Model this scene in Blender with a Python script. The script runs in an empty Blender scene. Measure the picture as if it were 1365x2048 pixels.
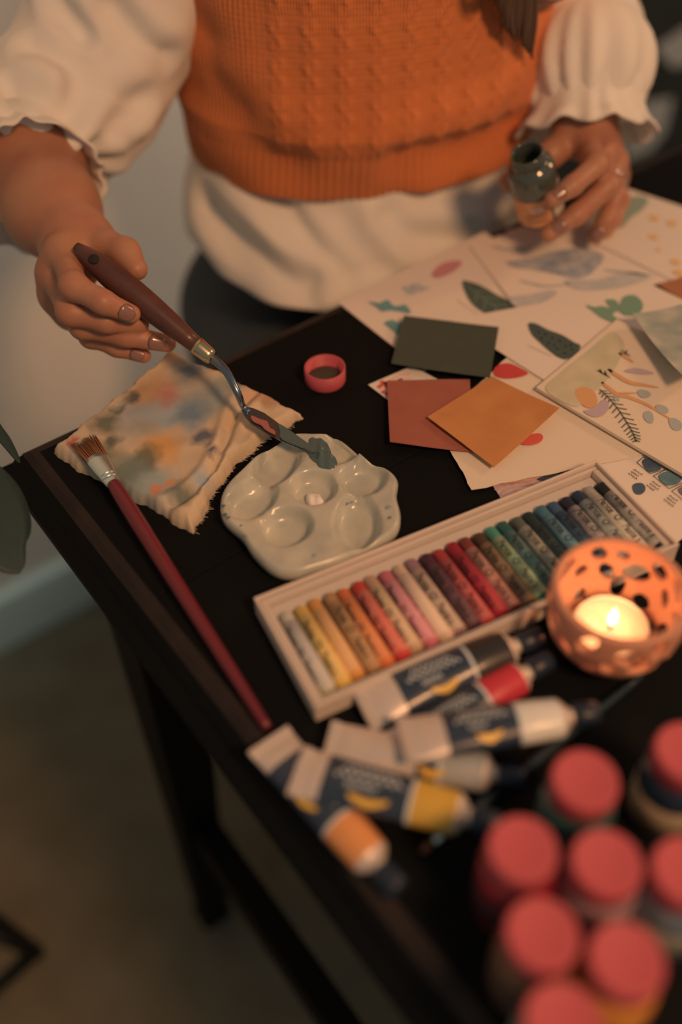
import bpy, bmesh, math, random
import numpy as np
from mathutils import Vector, Matrix

random.seed(7); np.random.seed(7)
scene = bpy.context.scene
C = scene.collection
PI = math.pi

# ---------------------------------------------------------------- camera
cam_d = bpy.data.cameras.new('camera'); cam = bpy.data.objects.new('camera', cam_d); C.objects.link(cam)
cam.location = (-0.10724, -0.48395, 1.168)
cam.rotation_euler = (0.74495, 0.02367, -0.64484)
cam_d.sensor_fit = 'VERTICAL'; cam_d.sensor_height = 36; cam_d.sensor_width = 24; cam_d.lens = 35.0
cam_d.clip_start = 0.02; cam_d.clip_end = 20
cam_d.dof.use_dof = True; cam_d.dof.focus_distance = 0.605; cam_d.dof.aperture_fstop = 1.7
scene.camera = cam

# ---------------------------------------------------------------- light
scene.view_settings.view_transform = 'Standard'; scene.view_settings.look = 'None'
scene.view_settings.gamma = 1.0; scene.view_settings.use_curve_mapping = False
scene.view_settings.exposure = 0.0
world = bpy.data.worlds.new('room_ambience'); scene.world = world; world.use_nodes = True
bg = world.node_tree.nodes['Background']; bg.inputs[0].default_value = (1.0, 0.96, 0.84, 1); bg.inputs[1].default_value = 0.14

def lamp(name, loc, target, size, power, color):
    d = bpy.data.lights.new(name, 'AREA'); d.shape = 'DISK'; d.size = size; d.energy = power; d.color = color
    o = bpy.data.objects.new(name, d); C.objects.link(o); o.location = loc
    o.rotation_euler = (Vector(target) - Vector(loc)).to_track_quat('-Z', 'Y').to_euler()
    return o
lamp('ceiling_lamp_light', (0.13, -1.25, 1.95), (0.25, 0.0, 0.72), 0.30, 15.2, (1.0, 0.48, 0.215))
lamp('floor_lamp_light', (1.75, -0.55, 1.6), (0.35, 0.0, 0.74), 0.30, 5.4, (1.0, 0.48, 0.22))
sd_ = bpy.data.lights.new('wall_fill_spot', 'SPOT'); sd_.energy = 40.0; sd_.color = (1.0, 0.88, 0.70); sd_.spot_size = 0.56; sd_.spot_blend = 0.7; sd_.shadow_soft_size = 0.08  # unseen fill spot, added to brighten the back wall behind the person
so_ = bpy.data.objects.new('wall_fill_spot', sd_); C.objects.link(so_); so_.location = (1.5, 0.16, 1.15)
so_.rotation_euler = (Vector((0.22, 0.49, 0.58)) - so_.location).to_track_quat('-Z', 'Y').to_euler()

# ---------------------------------------------------------------- helpers
def lin(c): return c / 12.92 if c <= 0.04045 else ((c + 0.055) / 1.055) ** 2.4
def rgb(r, g, b): return (lin(r / 255), lin(g / 255), lin(b / 255), 1)
def obs(r, g, b, k=1.0):
    # albedo of a surface that reads (r, g, b) where white paper reads (205, 165, 130) under the warm lamps
    w = (0.610, 0.375, 0.220)
    return tuple(max(0.004, min(0.92, 0.8 * k * lin(v / 255) / q)) for v, q in zip((r, g, b), w)) + (1,)

MATS = {}
def mat(name, color, rough=0.5, metal=0.0, spec=0.5, coat=0.0, sss=0.0, bump=None, var=None, trans=0.0, sheen=0.0, emit=None):
    """bump=(scale, strength, distance); var=(scale, second colour, amount)"""
    if name in MATS: return MATS[name]
    m = bpy.data.materials.new(name); m.use_nodes = True; nt = m.node_tree; b = nt.nodes['Principled BSDF']
    b.inputs['Base Color'].default_value = color; b.inputs['Roughness'].default_value = rough; b.inputs['Metallic'].default_value = metal
    b.inputs['Specular IOR Level'].default_value = spec
    if coat: b.inputs['Coat Weight'].default_value = coat; b.inputs['Coat Roughness'].default_value = 0.08
    if sss:
        b.inputs['Subsurface Weight'].default_value = sss; b.inputs['Subsurface Radius'].default_value = (1.0, 0.4, 0.2); b.inputs['Subsurface Scale'].default_value = 0.004
    if trans: b.inputs['Transmission Weight'].default_value = trans
    if sheen: b.inputs['Sheen Weight'].default_value = sheen
    if emit: b.inputs['Emission Color'].default_value = emit[0]; b.inputs['Emission Strength'].default_value = emit[1]
    tc = nt.nodes.new('ShaderNodeTexCoord')
    if var:
        n = nt.nodes.new('ShaderNodeTexNoise'); n.inputs['Scale'].default_value = var[0]; n.inputs['Detail'].default_value = 5
        nt.links.new(tc.outputs['Object'], n.inputs['Vector'])
        r = nt.nodes.new('ShaderNodeValToRGB'); r.color_ramp.elements[0].position = 0.5 - 0.5 * (1 - var[2]) * 0.5; r.color_ramp.elements[1].position = 0.75
        r.color_ramp.elements[0].color = color; r.color_ramp.elements[1].color = var[1]
        nt.links.new(n.outputs['Fac'], r.inputs['Fac']); nt.links.new(r.outputs['Color'], b.inputs['Base Color'])
    if bump:
        n = nt.nodes.new('ShaderNodeTexNoise'); n.inputs['Scale'].default_value = bump[0]; n.inputs['Detail'].default_value = 4
        nt.links.new(tc.outputs['Object'], n.inputs['Vector'])
        bp = nt.nodes.new('ShaderNodeBump'); bp.inputs['Strength'].default_value = bump[1]; bp.inputs['Distance'].default_value = bump[2]
        nt.links.new(n.outputs['Fac'], bp.inputs['Height']); nt.links.new(bp.outputs['Normal'], b.inputs['Normal'])
    MATS[name] = m; return m

def tag(o, label=None, cat=None, group=None, kind=None):
    if label: o['label'] = label
    if cat: o['category'] = cat
    if group: o['group'] = group
    if kind: o['kind'] = kind
    return o

def thing(name, loc, label, cat, group=None):
    o = bpy.data.objects.new(name, None); o.empty_display_size = 0.01; C.objects.link(o); o.location = loc
    return tag(o, label, cat, group)

def link(name, me, m, parent=None, smooth=True):
    """world-space mesh -> object; its origin follows the parent's"""
    if m is not None and not me.materials: me.materials.append(m)
    if smooth: me.polygons.foreach_set('use_smooth', [True] * len(me.polygons))
    o = bpy.data.objects.new(name, me); C.objects.link(o)
    if parent is not None:
        o.parent = parent; o.matrix_parent_inverse = parent.matrix_world.inverted() if False else Matrix.Translation(-world_loc(parent))
    return o
def world_loc(o):
    v = Vector(o.location)
    while o.parent is not None:
        v = v + o.matrix_parent_inverse.translation; o = o.parent; v = v + Vector(o.location)
    return v
def mesh(name, verts, faces, m=None, parent=None, smooth=True):
    me = bpy.data.meshes.new(name); me.from_pydata([tuple(map(float, v)) for v in verts], [], faces); me.update()
    return link(name, me, m, parent, smooth)
def nmesh(name, V, Q, m=None, parent=None, smooth=True, uv=None):
    """fast mesh from numpy arrays (quads or triangles)"""
    me = bpy.data.meshes.new(name); V = np.asarray(V, np.float32); Q = np.asarray(Q, np.int32); k = Q.shape[1]
    me.vertices.add(len(V)); me.vertices.foreach_set('co', V.ravel())
    me.loops.add(Q.size); me.loops.foreach_set('vertex_index', Q.ravel())
    me.polygons.add(len(Q)); me.polygons.foreach_set('loop_start', np.arange(0, Q.size, k, dtype=np.int32)); me.polygons.foreach_set('loop_total', np.full(len(Q), k, np.int32))
    if uv is not None:
        l = me.uv_layers.new(name='UVMap'); l.data.foreach_set('uv', np.asarray(uv, np.float32)[Q.ravel()].ravel())
    me.update(calc_edges=True); me.validate()
    return link(name, me, m, parent, smooth)

def frame(axis, hint=(0, 0, 1)):
    z = Vector(axis).normalized(); h = Vector(hint)
    if abs(z.dot(h.normalized())) > 0.98: h = Vector((1, 0, 0))
    x = h.cross(z).normalized(); y = z.cross(x)
    return x, y, z
def A3(v): return np.array(v, float)

def lathe_data(profile, base, axis=(0, 0, 1), n=40, closed=False):
    x, y, z = frame(axis); x, y, z = A3(x), A3(y), A3(z); base = A3(base)
    V = []; F = []
    for r, h in profile:
        for i in range(n):
            t = 2 * PI * i / n; V.append(base + z * h + (x * math.cos(t) + y * math.sin(t)) * r)
    m = len(profile)
    for j in range(m - 1 + (1 if closed else 0)):
        for i in range(n):
            a, b2 = j * n + i, j * n + (i + 1) % n; c, d = ((j + 1) % m) * n + (i + 1) % n, ((j + 1) % m) * n + i
            F.append((a, b2, c, d))
    return V, F
def lathe(name, profile, base, axis=(0, 0, 1), n=40, m=None, parent=None, smooth=True, closed=False):
    V, F = lathe_data(profile, base, axis, n, closed)
    return mesh(name, V, F, m, parent, smooth)

def tube_data(pts, radii, n=12, cap=True, flat=None):
    """tube along points; flat=(normal, ratio) squashes the section"""
    P = [A3(p) for p in pts]; V = []; F = []; k = len(P)
    if not hasattr(radii, '__len__'): radii = [radii] * k
    prev = None
    for i in range(k):
        t = P[min(i + 1, k - 1)] - P[max(i - 1, 0)]; t = t / (np.linalg.norm(t) + 1e-12)
        if prev is None:
            h = A3((0, 0, 1)) if abs(t[2]) < 0.95 else A3((1, 0, 0))
            if flat is not None: h = A3(flat[0])
            u = np.cross(h, t); u /= np.linalg.norm(u)
        else:
            u = prev - t * prev.dot(t); u /= np.linalg.norm(u)
        prev = u; w = np.cross(t, u)
        q = flat[1] if flat is not None else 1.0
        for j in range(n):
            a = 2 * PI * j / n; V.append(P[i] + (u * math.cos(a) + w * math.sin(a) * q) * radii[i])
    for i in range(k - 1):
        for j in range(n):
            F.append((i * n + j, i * n + (j + 1) % n, (i + 1) * n + (j + 1) % n, (i + 1) * n + j))
    if cap:
        F.append(tuple(range(n - 1, -1, -1))); F.append(tuple((k - 1) * n + j for j in range(n)))
    return V, F
def tube(name, pts, radii, m=None, parent=None, n=12, flat=None, smooth=True):
    V, F = tube_data(pts, radii, n, True, flat); return mesh(name, V, F, m, parent, smooth)
def merge(parts):
    V = []; F = []
    for v, f in parts:
        o = len(V); V += list(v); F += [tuple(i + o for i in q) for q in f]
    return V, F
def box_data(c, sx, sy, sz, ax=None):
    c = A3(c)
    if ax is None: ax = (A3((1, 0, 0)), A3((0, 1, 0)), A3((0, 0, 1)))
    V = [c + ax[0] * sx * i / 2 + ax[1] * sy * j / 2 + ax[2] * sz * k / 2 for i in (-1, 1) for j in (-1, 1) for k in (-1, 1)]
    F = [(0, 1, 3, 2), (4, 6, 7, 5), (0, 4, 5, 1), (2, 3, 7, 6), (0, 2, 6, 4), (1, 5, 7, 3)]
    return V, F
def bevel(o, w, seg=2):
    bm = bmesh.new(); bm.from_mesh(o.data)
    bmesh.ops.bevel(bm, geom=list(bm.edges), offset=w, segments=seg, affect='EDGES', profile=0.5)
    bm.to_mesh(o.data); bm.free(); return o
def boxo(name, c, sx, sy, sz, m, parent=None, ax=None, bv=0.0):
    V, F = box_data(c, sx, sy, sz, ax); o = mesh(name, V, F, m, parent, False)
    if bv: bevel(o, bv)
    return o
def catmull(pts, sub=6, closed=False):
    P = [A3(p) for p in pts]; n = len(P); out = []
    rng = range(n if closed else n - 1)
    for i in rng:
        g = (lambda k: P[k % n]) if closed else (lambda k: P[max(0, min(n - 1, k))])
        p0, p1, p2, p3 = g(i - 1), g(i), g(i + 1), g(i + 2)
        for s in range(sub):
            t = s / sub
            out.append(0.5 * ((2 * p1) + (-p0 + p2) * t + (2 * p0 - 5 * p1 + 4 * p2 - p3) * t * t + (-p0 + 3 * p1 - 3 * p2 + p3) * t ** 3))
    if not closed: out.append(P[-1])
    return out

def prism(name, pts, thick, m, parent=None, up=(0, 0, 1), smooth=False):
    """flat outline of world points with a thickness along up"""
    bm = bmesh.new(); u = Vector(up)
    vs = [bm.verts.new(Vector(p)) for p in pts]; f = bm.faces.new(vs)
    if f.normal.dot(u) < 0: f.normal_flip()
    bm.normal_update()
    r = bmesh.ops.extrude_face_region(bm, geom=[f]); 
    for v in [g for g in r['geom'] if isinstance(g, bmesh.types.BMVert)]: v.co += u * thick
    bmesh.ops.recalc_face_normals(bm, faces=bm.faces); bmesh.ops.triangulate(bm, faces=[f for f in bm.faces if len(f.verts) > 4])
    me = bpy.data.meshes.new(name); bm.to_mesh(me); bm.free()
    return link(name, me, m, parent, smooth)
def ribbon(name, pts, width):
    """flat painted stroke along points; width may be a list"""
    P = [A3(p) for p in pts]; k = len(P); V = []; F = []
    W = width if hasattr(width, '__len__') else [width] * k
    for i in range(k):
        t = P[min(i + 1, k - 1)] - P[max(i - 1, 0)]; s = np.array([-t[1], t[0], 0]); s /= np.linalg.norm(s) + 1e-12
        V += [P[i] - s * W[i] / 2, P[i] + s * W[i] / 2]
        if i: F.append((2 * i - 2, 2 * i - 1, 2 * i + 1, 2 * i))
    return V, F

def text_data(body, size):
    cu = bpy.data.curves.new('lettering', 'FONT'); cu.body = body; cu.size = size; cu.resolution_u = 3; cu.offset = size * 0.012
    o = bpy.data.objects.new('lettering', cu); C.objects.link(o)
    bpy.context.view_layer.update()
    me = bpy.data.meshes.new_from_object(o.evaluated_get(bpy.context.evaluated_depsgraph_get()))
    V = np.array([v.co[:] for v in me.vertices]); F = [tuple(p.vertices) for p in me.polygons]
    bpy.data.objects.remove(o); bpy.data.curves.remove(cu); bpy.data.meshes.remove(me)
    return V, F

# ---- implicit surfaces: smooth unions of tapered limbs, meshed by surface nets
def smin(a, b, k):
    if k <= 0: return np.minimum(a, b)
    h = np.maximum(k - np.abs(a - b), 0) / k
    return np.minimum(a, b) - h * h * k * 0.25
class Field:
    def __init__(s, lo, hi, h):
        s.lo = A3(lo); s.h = h; s.n = np.ceil((A3(hi) - s.lo) / h).astype(int) + 1; s.F = np.full(s.n, 1.0, np.float32)
    def blank(s):
        f = Field.__new__(Field); f.lo, f.h, f.n = s.lo, s.h, s.n; f.F = np.full(s.n, 1.0, np.float32); return f
    def sub(s, lo, hi):
        a = np.clip(np.floor((lo - s.lo) / s.h).astype(int), 0, s.n); b = np.clip(np.ceil((hi - s.lo) / s.h).astype(int) + 1, 0, s.n)
        sl = tuple(slice(i, j) for i, j in zip(a, b))
        g = [(s.lo[i] + s.h * np.arange(a[i], b[i])).astype(np.float32) for i in range(3)]
        return sl, g[0][:, None, None], g[1][None, :, None], g[2][None, None, :]
    def limb(s, a, b, ra, rb, k=0.004, squash=None):
        a, b = A3(a), A3(b); m = max(ra, rb) * (1 if squash is None else max(1, 1 / squash[1])) + max(0.012, 2 * k)
        sl, X, Y, Z = s.sub(np.minimum(a, b) - m, np.maximum(a, b) + m)
        if 0 in s.F[sl].shape: return
        d = b - a; L = d.dot(d) + 1e-12
        t = np.clip(((X - a[0]) * d[0] + (Y - a[1]) * d[1] + (Z - a[2]) * d[2]) / L, 0, 1)
        px, py, pz = X - a[0] - t * d[0], Y - a[1] - t * d[1], Z - a[2] - t * d[2]
        q = px * px + py * py + pz * pz
        if squash is not None:
            n = A3(squash[0]); n /= np.linalg.norm(n); c = px * n[0] + py * n[1] + pz * n[2]; q = q + c * c * (squash[1] ** 2 - 1)
        s.F[sl] = smin(s.F[sl], np.sqrt(np.maximum(q, 0)) - (ra + (rb - ra) * t), k)
    def chain(s, pts, radii, k=0.004, squash=None):
        for i in range(len(pts) - 1): s.limb(pts[i], pts[i + 1], radii[i], radii[i + 1], k, squash)
    def ball(s, c, r, k=0.004): s.limb(c, A3(c) + 1e-5, r, r, k)
    def carve(s, a, b, ra, rb, k=0.002):
        f = s.blank(); f.limb(a, b, ra, rb, 0); s.F = -smin(-s.F, f.F, k)
    def mesh(s, relax=2):
        F = s.F; S = F < 0; n = F.shape
        c = [S[i:n[0] - 1 + i, j:n[1] - 1 + j, k:n[2] - 1 + k] for i in (0, 1) for j in (0, 1) for k in (0, 1)]
        cnt = sum(x.astype(np.int8) for x in c); act = (cnt > 0) & (cnt < 8)
        I = np.argwhere(act); idx = np.full(act.shape, -1, np.int32); idx[act] = np.arange(len(I))
        corner = np.array([(i, j, k) for i in (0, 1) for j in (0, 1) for k in (0, 1)])
        val = np.stack([F[I[:, 0] + q[0], I[:, 1] + q[1], I[:, 2] + q[2]] for q in corner], 1)
        P = np.zeros((len(I), 3)); N = np.zeros(len(I))
        for a in range(8):
            for b in range(a + 1, 8):
                if np.abs(corner[a] - corner[b]).sum() != 1: continue
                va, vb = val[:, a], val[:, b]; x = (va < 0) != (vb < 0)
                t = np.where(x, va / np.where(x, va - vb, 1), 0)
                P += np.where(x[:, None], corner[a] + t[:, None] * (corner[b] - corner[a]), 0); N += x
        V = s.lo + s.h * (I + P / N[:, None])
        Q = []
        for ax in range(3):
            a1, a2 = (ax + 1) % 3, (ax + 2) % 3
            lo = [slice(None)] * 3; hi = [slice(None)] * 3; lo[ax] = slice(0, -1); hi[ax] = slice(1, None)
            for q in (a1, a2): lo[q] = slice(1, -1); hi[q] = slice(1, -1)
            A_, B_ = S[tuple(lo)], S[tuple(hi)]
            for flip, E in ((False, A_ & ~B_), (True, ~A_ & B_)):
                e = np.argwhere(E)
                if not len(e): continue
                e[:, a1] += 1; e[:, a2] += 1
                def cell(d1, d2):
                    f = e.copy(); f[:, a1] += d1; f[:, a2] += d2; return idx[f[:, 0], f[:, 1], f[:, 2]]
                q = np.stack([cell(-1, -1), cell(0, -1), cell(0, 0), cell(-1, 0)], 1)
                Q.append(q[:, ::-1] if flip else q)
        Q = np.concatenate(Q)
        for _ in range(relax):
            acc = np.zeros_like(V); num = np.zeros(len(V))
            for i in range(4):
                for j in (1, 3):
                    np.add.at(acc, Q[:, i], V[Q[:, (i + j) % 4]]); np.add.at(num, Q[:, i], 1)
            V = 0.5 * V + 0.5 * acc / np.maximum(num, 1)[:, None]
        return V, Q

def normals(V, Q):
    n = np.cross(V[Q[:, 2]] - V[Q[:, 0]], V[Q[:, 3]] - V[Q[:, 1]]); N = np.zeros_like(V)
    for i in range(4): np.add.at(N, Q[:, i], n)
    return N / (np.linalg.norm(N, axis=1)[:, None] + 1e-12)
def seg_dist(V, pts):
    P = [A3(p) for p in pts]; best = np.full(len(V), 1e9)
    for a, b in zip(P[:-1], P[1:]):
        d = b - a; t = np.clip((V - a) @ d / (d @ d + 1e-12), 0, 1); best = np.minimum(best, np.linalg.norm(V - a - t[:, None] * d, axis=1))
    return best
def snap(V, pts):
    return [V[np.argmin(((V - A3(p)) ** 2).sum(1))] for p in pts]
def folds(V, Q, lines, depth=0.004, width=0.007):
    """press valleys with raised flanks into a surface along lines"""
    N = normals(V, Q)
    for ln in lines:
        dp, wd = depth, width
        if isinstance(ln, tuple) and not isinstance(ln[0], (int, float)): ln, dp, wd = ln
        p = catmull(snap(V, catmull(ln, 2)), 4); d = seg_dist(V, p)
        V = V + N * (-dp * np.exp(-(d / wd) ** 2) + 0.55 * dp * np.exp(-((d - 2.1 * wd) / wd) ** 2))[:, None]
    return V
def noise3(V, scale, seed=0, octaves=3):
    """cheap smooth value noise from sums of rotated sines, about -1..1"""
    r = np.random.RandomState(seed); out = np.zeros(len(V)); amp = 1.0; tot = 0
    for o in range(octaves):
        for _ in range(4):
            d = r.normal(size=3); d /= np.linalg.norm(d); out += amp * np.sin(V @ d * scale * (2 ** o) * r.uniform(0.7, 1.3) + r.uniform(0, 6.28)); tot += amp * 0.75
        amp *= 0.5
    return out / tot
def grid_faces(nu, nv, wrap=False):
    F = []
    for j in range(nv - 1):
        for i in range(nu if wrap else nu - 1): F.append((j * nu + i, j * nu + (i + 1) % nu, (j + 1) * nu + (i + 1) % nu, (j + 1) * nu + i))
    return np.array(F)


# ================================================================ the room
M_wall = mat('wall_paint', (0.80, 0.78, 0.73, 1), 0.9, bump=(60, 0.15, 0.002), var=(1.5, (0.77, 0.75, 0.70, 1), 0.6))
M_carpet = mat('carpet', obs(126, 98, 64), 0.95, bump=(900, 0.8, 0.004), var=(14, obs(108, 82, 52), 0.5), sheen=0.2)
boxo('wall_back', (0.5, 0.54, 1.2), 5.0, 0.1, 2.4, M_wall)['kind'] = 'structure'
boxo('floor', (0.5, -1.0, -0.05), 5.0, 3.2, 0.1, M_carpet)['kind'] = 'structure'
bb = boxo('baseboard_back', (0.5, 0.482, 0.05), 5.0, 0.016, 0.1, mat('baseboard_paint', obs(196, 178, 150), 0.5), bv=0.003); bb['kind'] = 'structure'

# dark screen with pale patches standing by the wall
M_scr = mat('screen_cloth', obs(30, 34, 28), 0.9, bump=(300, 0.3, 0.002))
scr = thing('folding_screen', (1.35, 0.44, 0), 'dark standing screen with pale grey patches behind the right arm', 'screen')
boxo('panel', (1.35, 0.455, 0.62), 0.78, 0.02, 1.16, M_scr, scr, bv=0.004)
M_patch = mat('pale_patch', obs(150, 136, 116), 0.9)
for px in ([(1.1509, 0.444, 0.5428), (1.2241, 0.444, 0.5563), (1.2704, 0.444, 0.492), (1.204, 0.444, 0.4988)], [(1.1539, 0.444, 0.4592), (1.2211, 0.444, 0.4471), (1.2206, 0.444, 0.3941), (1.1923, 0.444, 0.3693), (1.1327, 0.444, 0.3721), (1.1217, 0.444, 0.4334)]):
    prism('patch', px, 0.002, M_patch, scr, up=(0, -1, 0))
for x in (1.02, 1.68): boxo('foot', (x, 0.43, 0.02), 0.05, 0.1, 0.04, M_scr, scr, bv=0.003)

# ================================================================ the table
M_wood = mat('black_stained_wood', (0.0056, 0.0078, 0.0100, 1), 0.62, spec=0.08, bump=(30, 0.12, 0.001), var=(9, (0.0074, 0.0088, 0.0100, 1), 0.4))
M_edge = mat('brown_edge', obs(48, 33, 23), 0.6, spec=0.15, var=(30, obs(34, 25, 19), 0.3))
M_under = mat('dark_wood', (0.006, 0.0068, 0.0076, 1), 0.6, spec=0.15)
tb = thing('table', (0.55, -0.36, 0), 'black-stained wooden table with brown edge, covered in art supplies', 'table')
X1, Y1, TZ = 1.15, -0.74, 0.74
nb = 5
for i in range(nb):                       # boards of the top
    y0, y1 = Y1 + (-Y1 - 0.004) * i / nb, Y1 + (-Y1 - 0.004) * (i + 1) / nb
    boxo('board', ((X1 + 0.004) / 2, (y0 + y1) / 2, TZ - 0.012), X1 - 0.004, y1 - y0 - 0.0006, 0.024, M_wood, tb, bv=0.0006)
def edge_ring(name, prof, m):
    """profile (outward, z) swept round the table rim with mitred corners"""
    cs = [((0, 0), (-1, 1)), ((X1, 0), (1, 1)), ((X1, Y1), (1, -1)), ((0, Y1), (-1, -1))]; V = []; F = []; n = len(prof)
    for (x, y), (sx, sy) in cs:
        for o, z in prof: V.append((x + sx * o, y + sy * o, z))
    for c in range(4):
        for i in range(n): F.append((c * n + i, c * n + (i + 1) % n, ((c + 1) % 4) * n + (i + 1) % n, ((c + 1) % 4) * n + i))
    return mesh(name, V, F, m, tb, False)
edge_ring('edge_bead', [(-0.0045, 0.7399), (0.0, 0.7396), (0.0045, 0.7365), (0.0045, 0.722), (-0.0045, 0.722)], M_edge)  # rim bead coloured brown against the black top
edge_ring('edge_moulding', [(0.0046, 0.7355), (0.009, 0.731), (0.011, 0.727), (0.015, 0.724), (0.018, 0.7215), (0.018, 0.714), (0.0, 0.712), (-0.03, 0.712), (-0.03, 0.7158), (0.0046, 0.7158)], M_wood)
for nm, c, sx, sy in (('apron', (X1 / 2, -0.035, 0.665), X1 - 0.1, 0.022), ('apron', (X1 / 2, Y1 + 0.035, 0.665), X1 - 0.1, 0.022), ('apron', (0.035, Y1 / 2, 0.665), 0.022, -Y1 - 0.1), ('apron', (X1 - 0.035, Y1 / 2, 0.665), 0.022, -Y1 - 0.1)):
    boxo(nm, c, sx, sy, 0.1, M_under, tb, bv=0.001)
for (x, y, sx, sy) in ((0.0, 0.0, 1, -1), (X1, 0.0, -1, -1), (0.0, Y1, 1, 1), (X1, Y1, -1, 1)):
    V = []; F = [(0, 1, 2, 3), (7, 6, 5, 4)]
    for z, o, w in ((0.0, 0.004, 0.030), (0.712, 0.012, 0.058)):
        for dx, dy in ((0, 0), (1, 0), (1, 1), (0, 1)): V.append((x + sx * (o + dx * w), y + sy * (o + dy * w), z))
    for i in range(4): F.append((i, (i + 1) % 4, 4 + (i + 1) % 4, 4 + i))
    bevel(mesh('leg', V, F, M_under, tb, False), 0.003)
boxo('stretcher', (0.028, Y1 / 2, 0.24), 0.026, -Y1 - 0.06, 0.05, M_under, tb, bv=0.002)
boxo('stretcher', (X1 - 0.028, Y1 / 2, 0.24), 0.026, -Y1 - 0.06, 0.05, M_under, tb, bv=0.002)

# ================================================================ plant stand and plant left of the table
M_iron = mat('black_iron', obs(20, 22, 18), 0.5, metal=0.3)
st = thing('plant_stand', (-0.30, 0.12, 0), 'black iron plant stand with splayed legs on the carpet', 'plant stand')
foot = [(-0.165, 0.057), (-0.40, 0.02), (-0.31, 0.27)]
for i, (x, y) in enumerate(foot):
    cx, cy = -0.30 + (x + 0.30) * 0.55, 0.12 + (y - 0.12) * 0.55
    tube('leg', [(x, y, 0.008), (cx, cy, 0.40)], 0.0085, M_iron, st, 10)
for i in range(3):
    a, b = foot[i], foot[(i + 1) % 3]
    tube('floor_bar', [(a[0], a[1], 0.012), (b[0], b[1], 0.012)], 0.0075, M_iron, st, 10)
tube('ring', [(-0.30 + 0.1 * math.cos(t * PI / 16), 0.12 + 0.1 * math.sin(t * PI / 16), 0.40) for t in range(33)], 0.008, M_iron, st, 8)
M_leaf = mat('plant_leaf', obs(36, 46, 36), 0.5, var=(12, obs(28, 38, 30), 0.5))
pp = thing('potted_plant', (-0.30, 0.12, 0.408), 'dark green broad-leaved plant at the far left table corner', 'plant')
lathe('pot', [(0.0, 0.002), (0.055, 0.002), (0.075, 0.12), (0.08, 0.12), (0.08, 0.135), (0.07, 0.135), (0.066, 0.11), (0.0, 0.108)], (-0.30, 0.12, 0.408), m=mat('terracotta', obs(120, 80, 55), 0.8), parent=pp)
def leaf(pts, wid, droop=0.12):
    pts = catmull(pts, 6); V = []; k = len(pts); nv = 7
    for i, p in enumerate(pts):
        t = pts[min(i + 1, k - 1)] - pts[max(i - 1, 0)]; s = np.cross(t, A3((0.3, -0.5, 0.8))); s /= np.linalg.norm(s); n = np.cross(s, t); n /= np.linalg.norm(n)
        f = i / (k - 1); w = wid * math.sin(PI * min(1, f ** 0.8)) ** 0.7
        for j in range(nv):
            q = j / (nv - 1) * 2 - 1; V.append(p + s * q * w - n * abs(q) * w * droop)
    o = mesh('leaf', V, [tuple(q) for q in grid_faces(nv, k)], M_leaf, pp); md = o.modifiers.new('thick', 'SOLIDIFY'); md.thickness = 0.0012
for stem, lf, w in (
    (((-0.29, 0.12, 0.52), (-0.2, 0.06, 0.72), (-0.0354, -0.0128, 0.7714)), [(-0.036, -0.0136, 0.7704), (-0.0394, -0.0397, 0.7705), (-0.0441, -0.0643, 0.7654), (-0.0492, -0.0826, 0.7603), (-0.0487, -0.0989, 0.7518)], 0.021),
    (((-0.30, 0.13, 0.52), (-0.22, 0.12, 0.74), (-0.006, 0.0502, 0.7595)), [(-0.0074, 0.0486, 0.7571), (-0.0114, 0.0165, 0.7565), (-0.0112, 0.0006, 0.7533), (-0.0116, -0.0162, 0.7493)], 0.004),
    (((-0.31, 0.12, 0.52), (-0.28, 0.1, 0.68), (-0.22, 0.0, 0.74)), [(-0.22, 0.0, 0.74), (-0.19, -0.05, 0.75), (-0.18, -0.10, 0.72)], 0.03),
    (((-0.31, 0.13, 0.52), (-0.36, 0.17, 0.7), (-0.42, 0.2, 0.76)), [(-0.42, 0.2, 0.76), (-0.47, 0.22, 0.77), (-0.52, 0.23, 0.73)], 0.035),
    (((-0.30, 0.14, 0.52), (-0.27, 0.24, 0.7), (-0.24, 0.3, 0.74)), [(-0.24, 0.3, 0.74), (-0.21, 0.34, 0.74), (-0.17, 0.38, 0.68)], 0.03)):
    tube('stem', catmull(stem, 5), 0.0022, M_leaf, pp, 6); leaf(lf, w)


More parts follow.
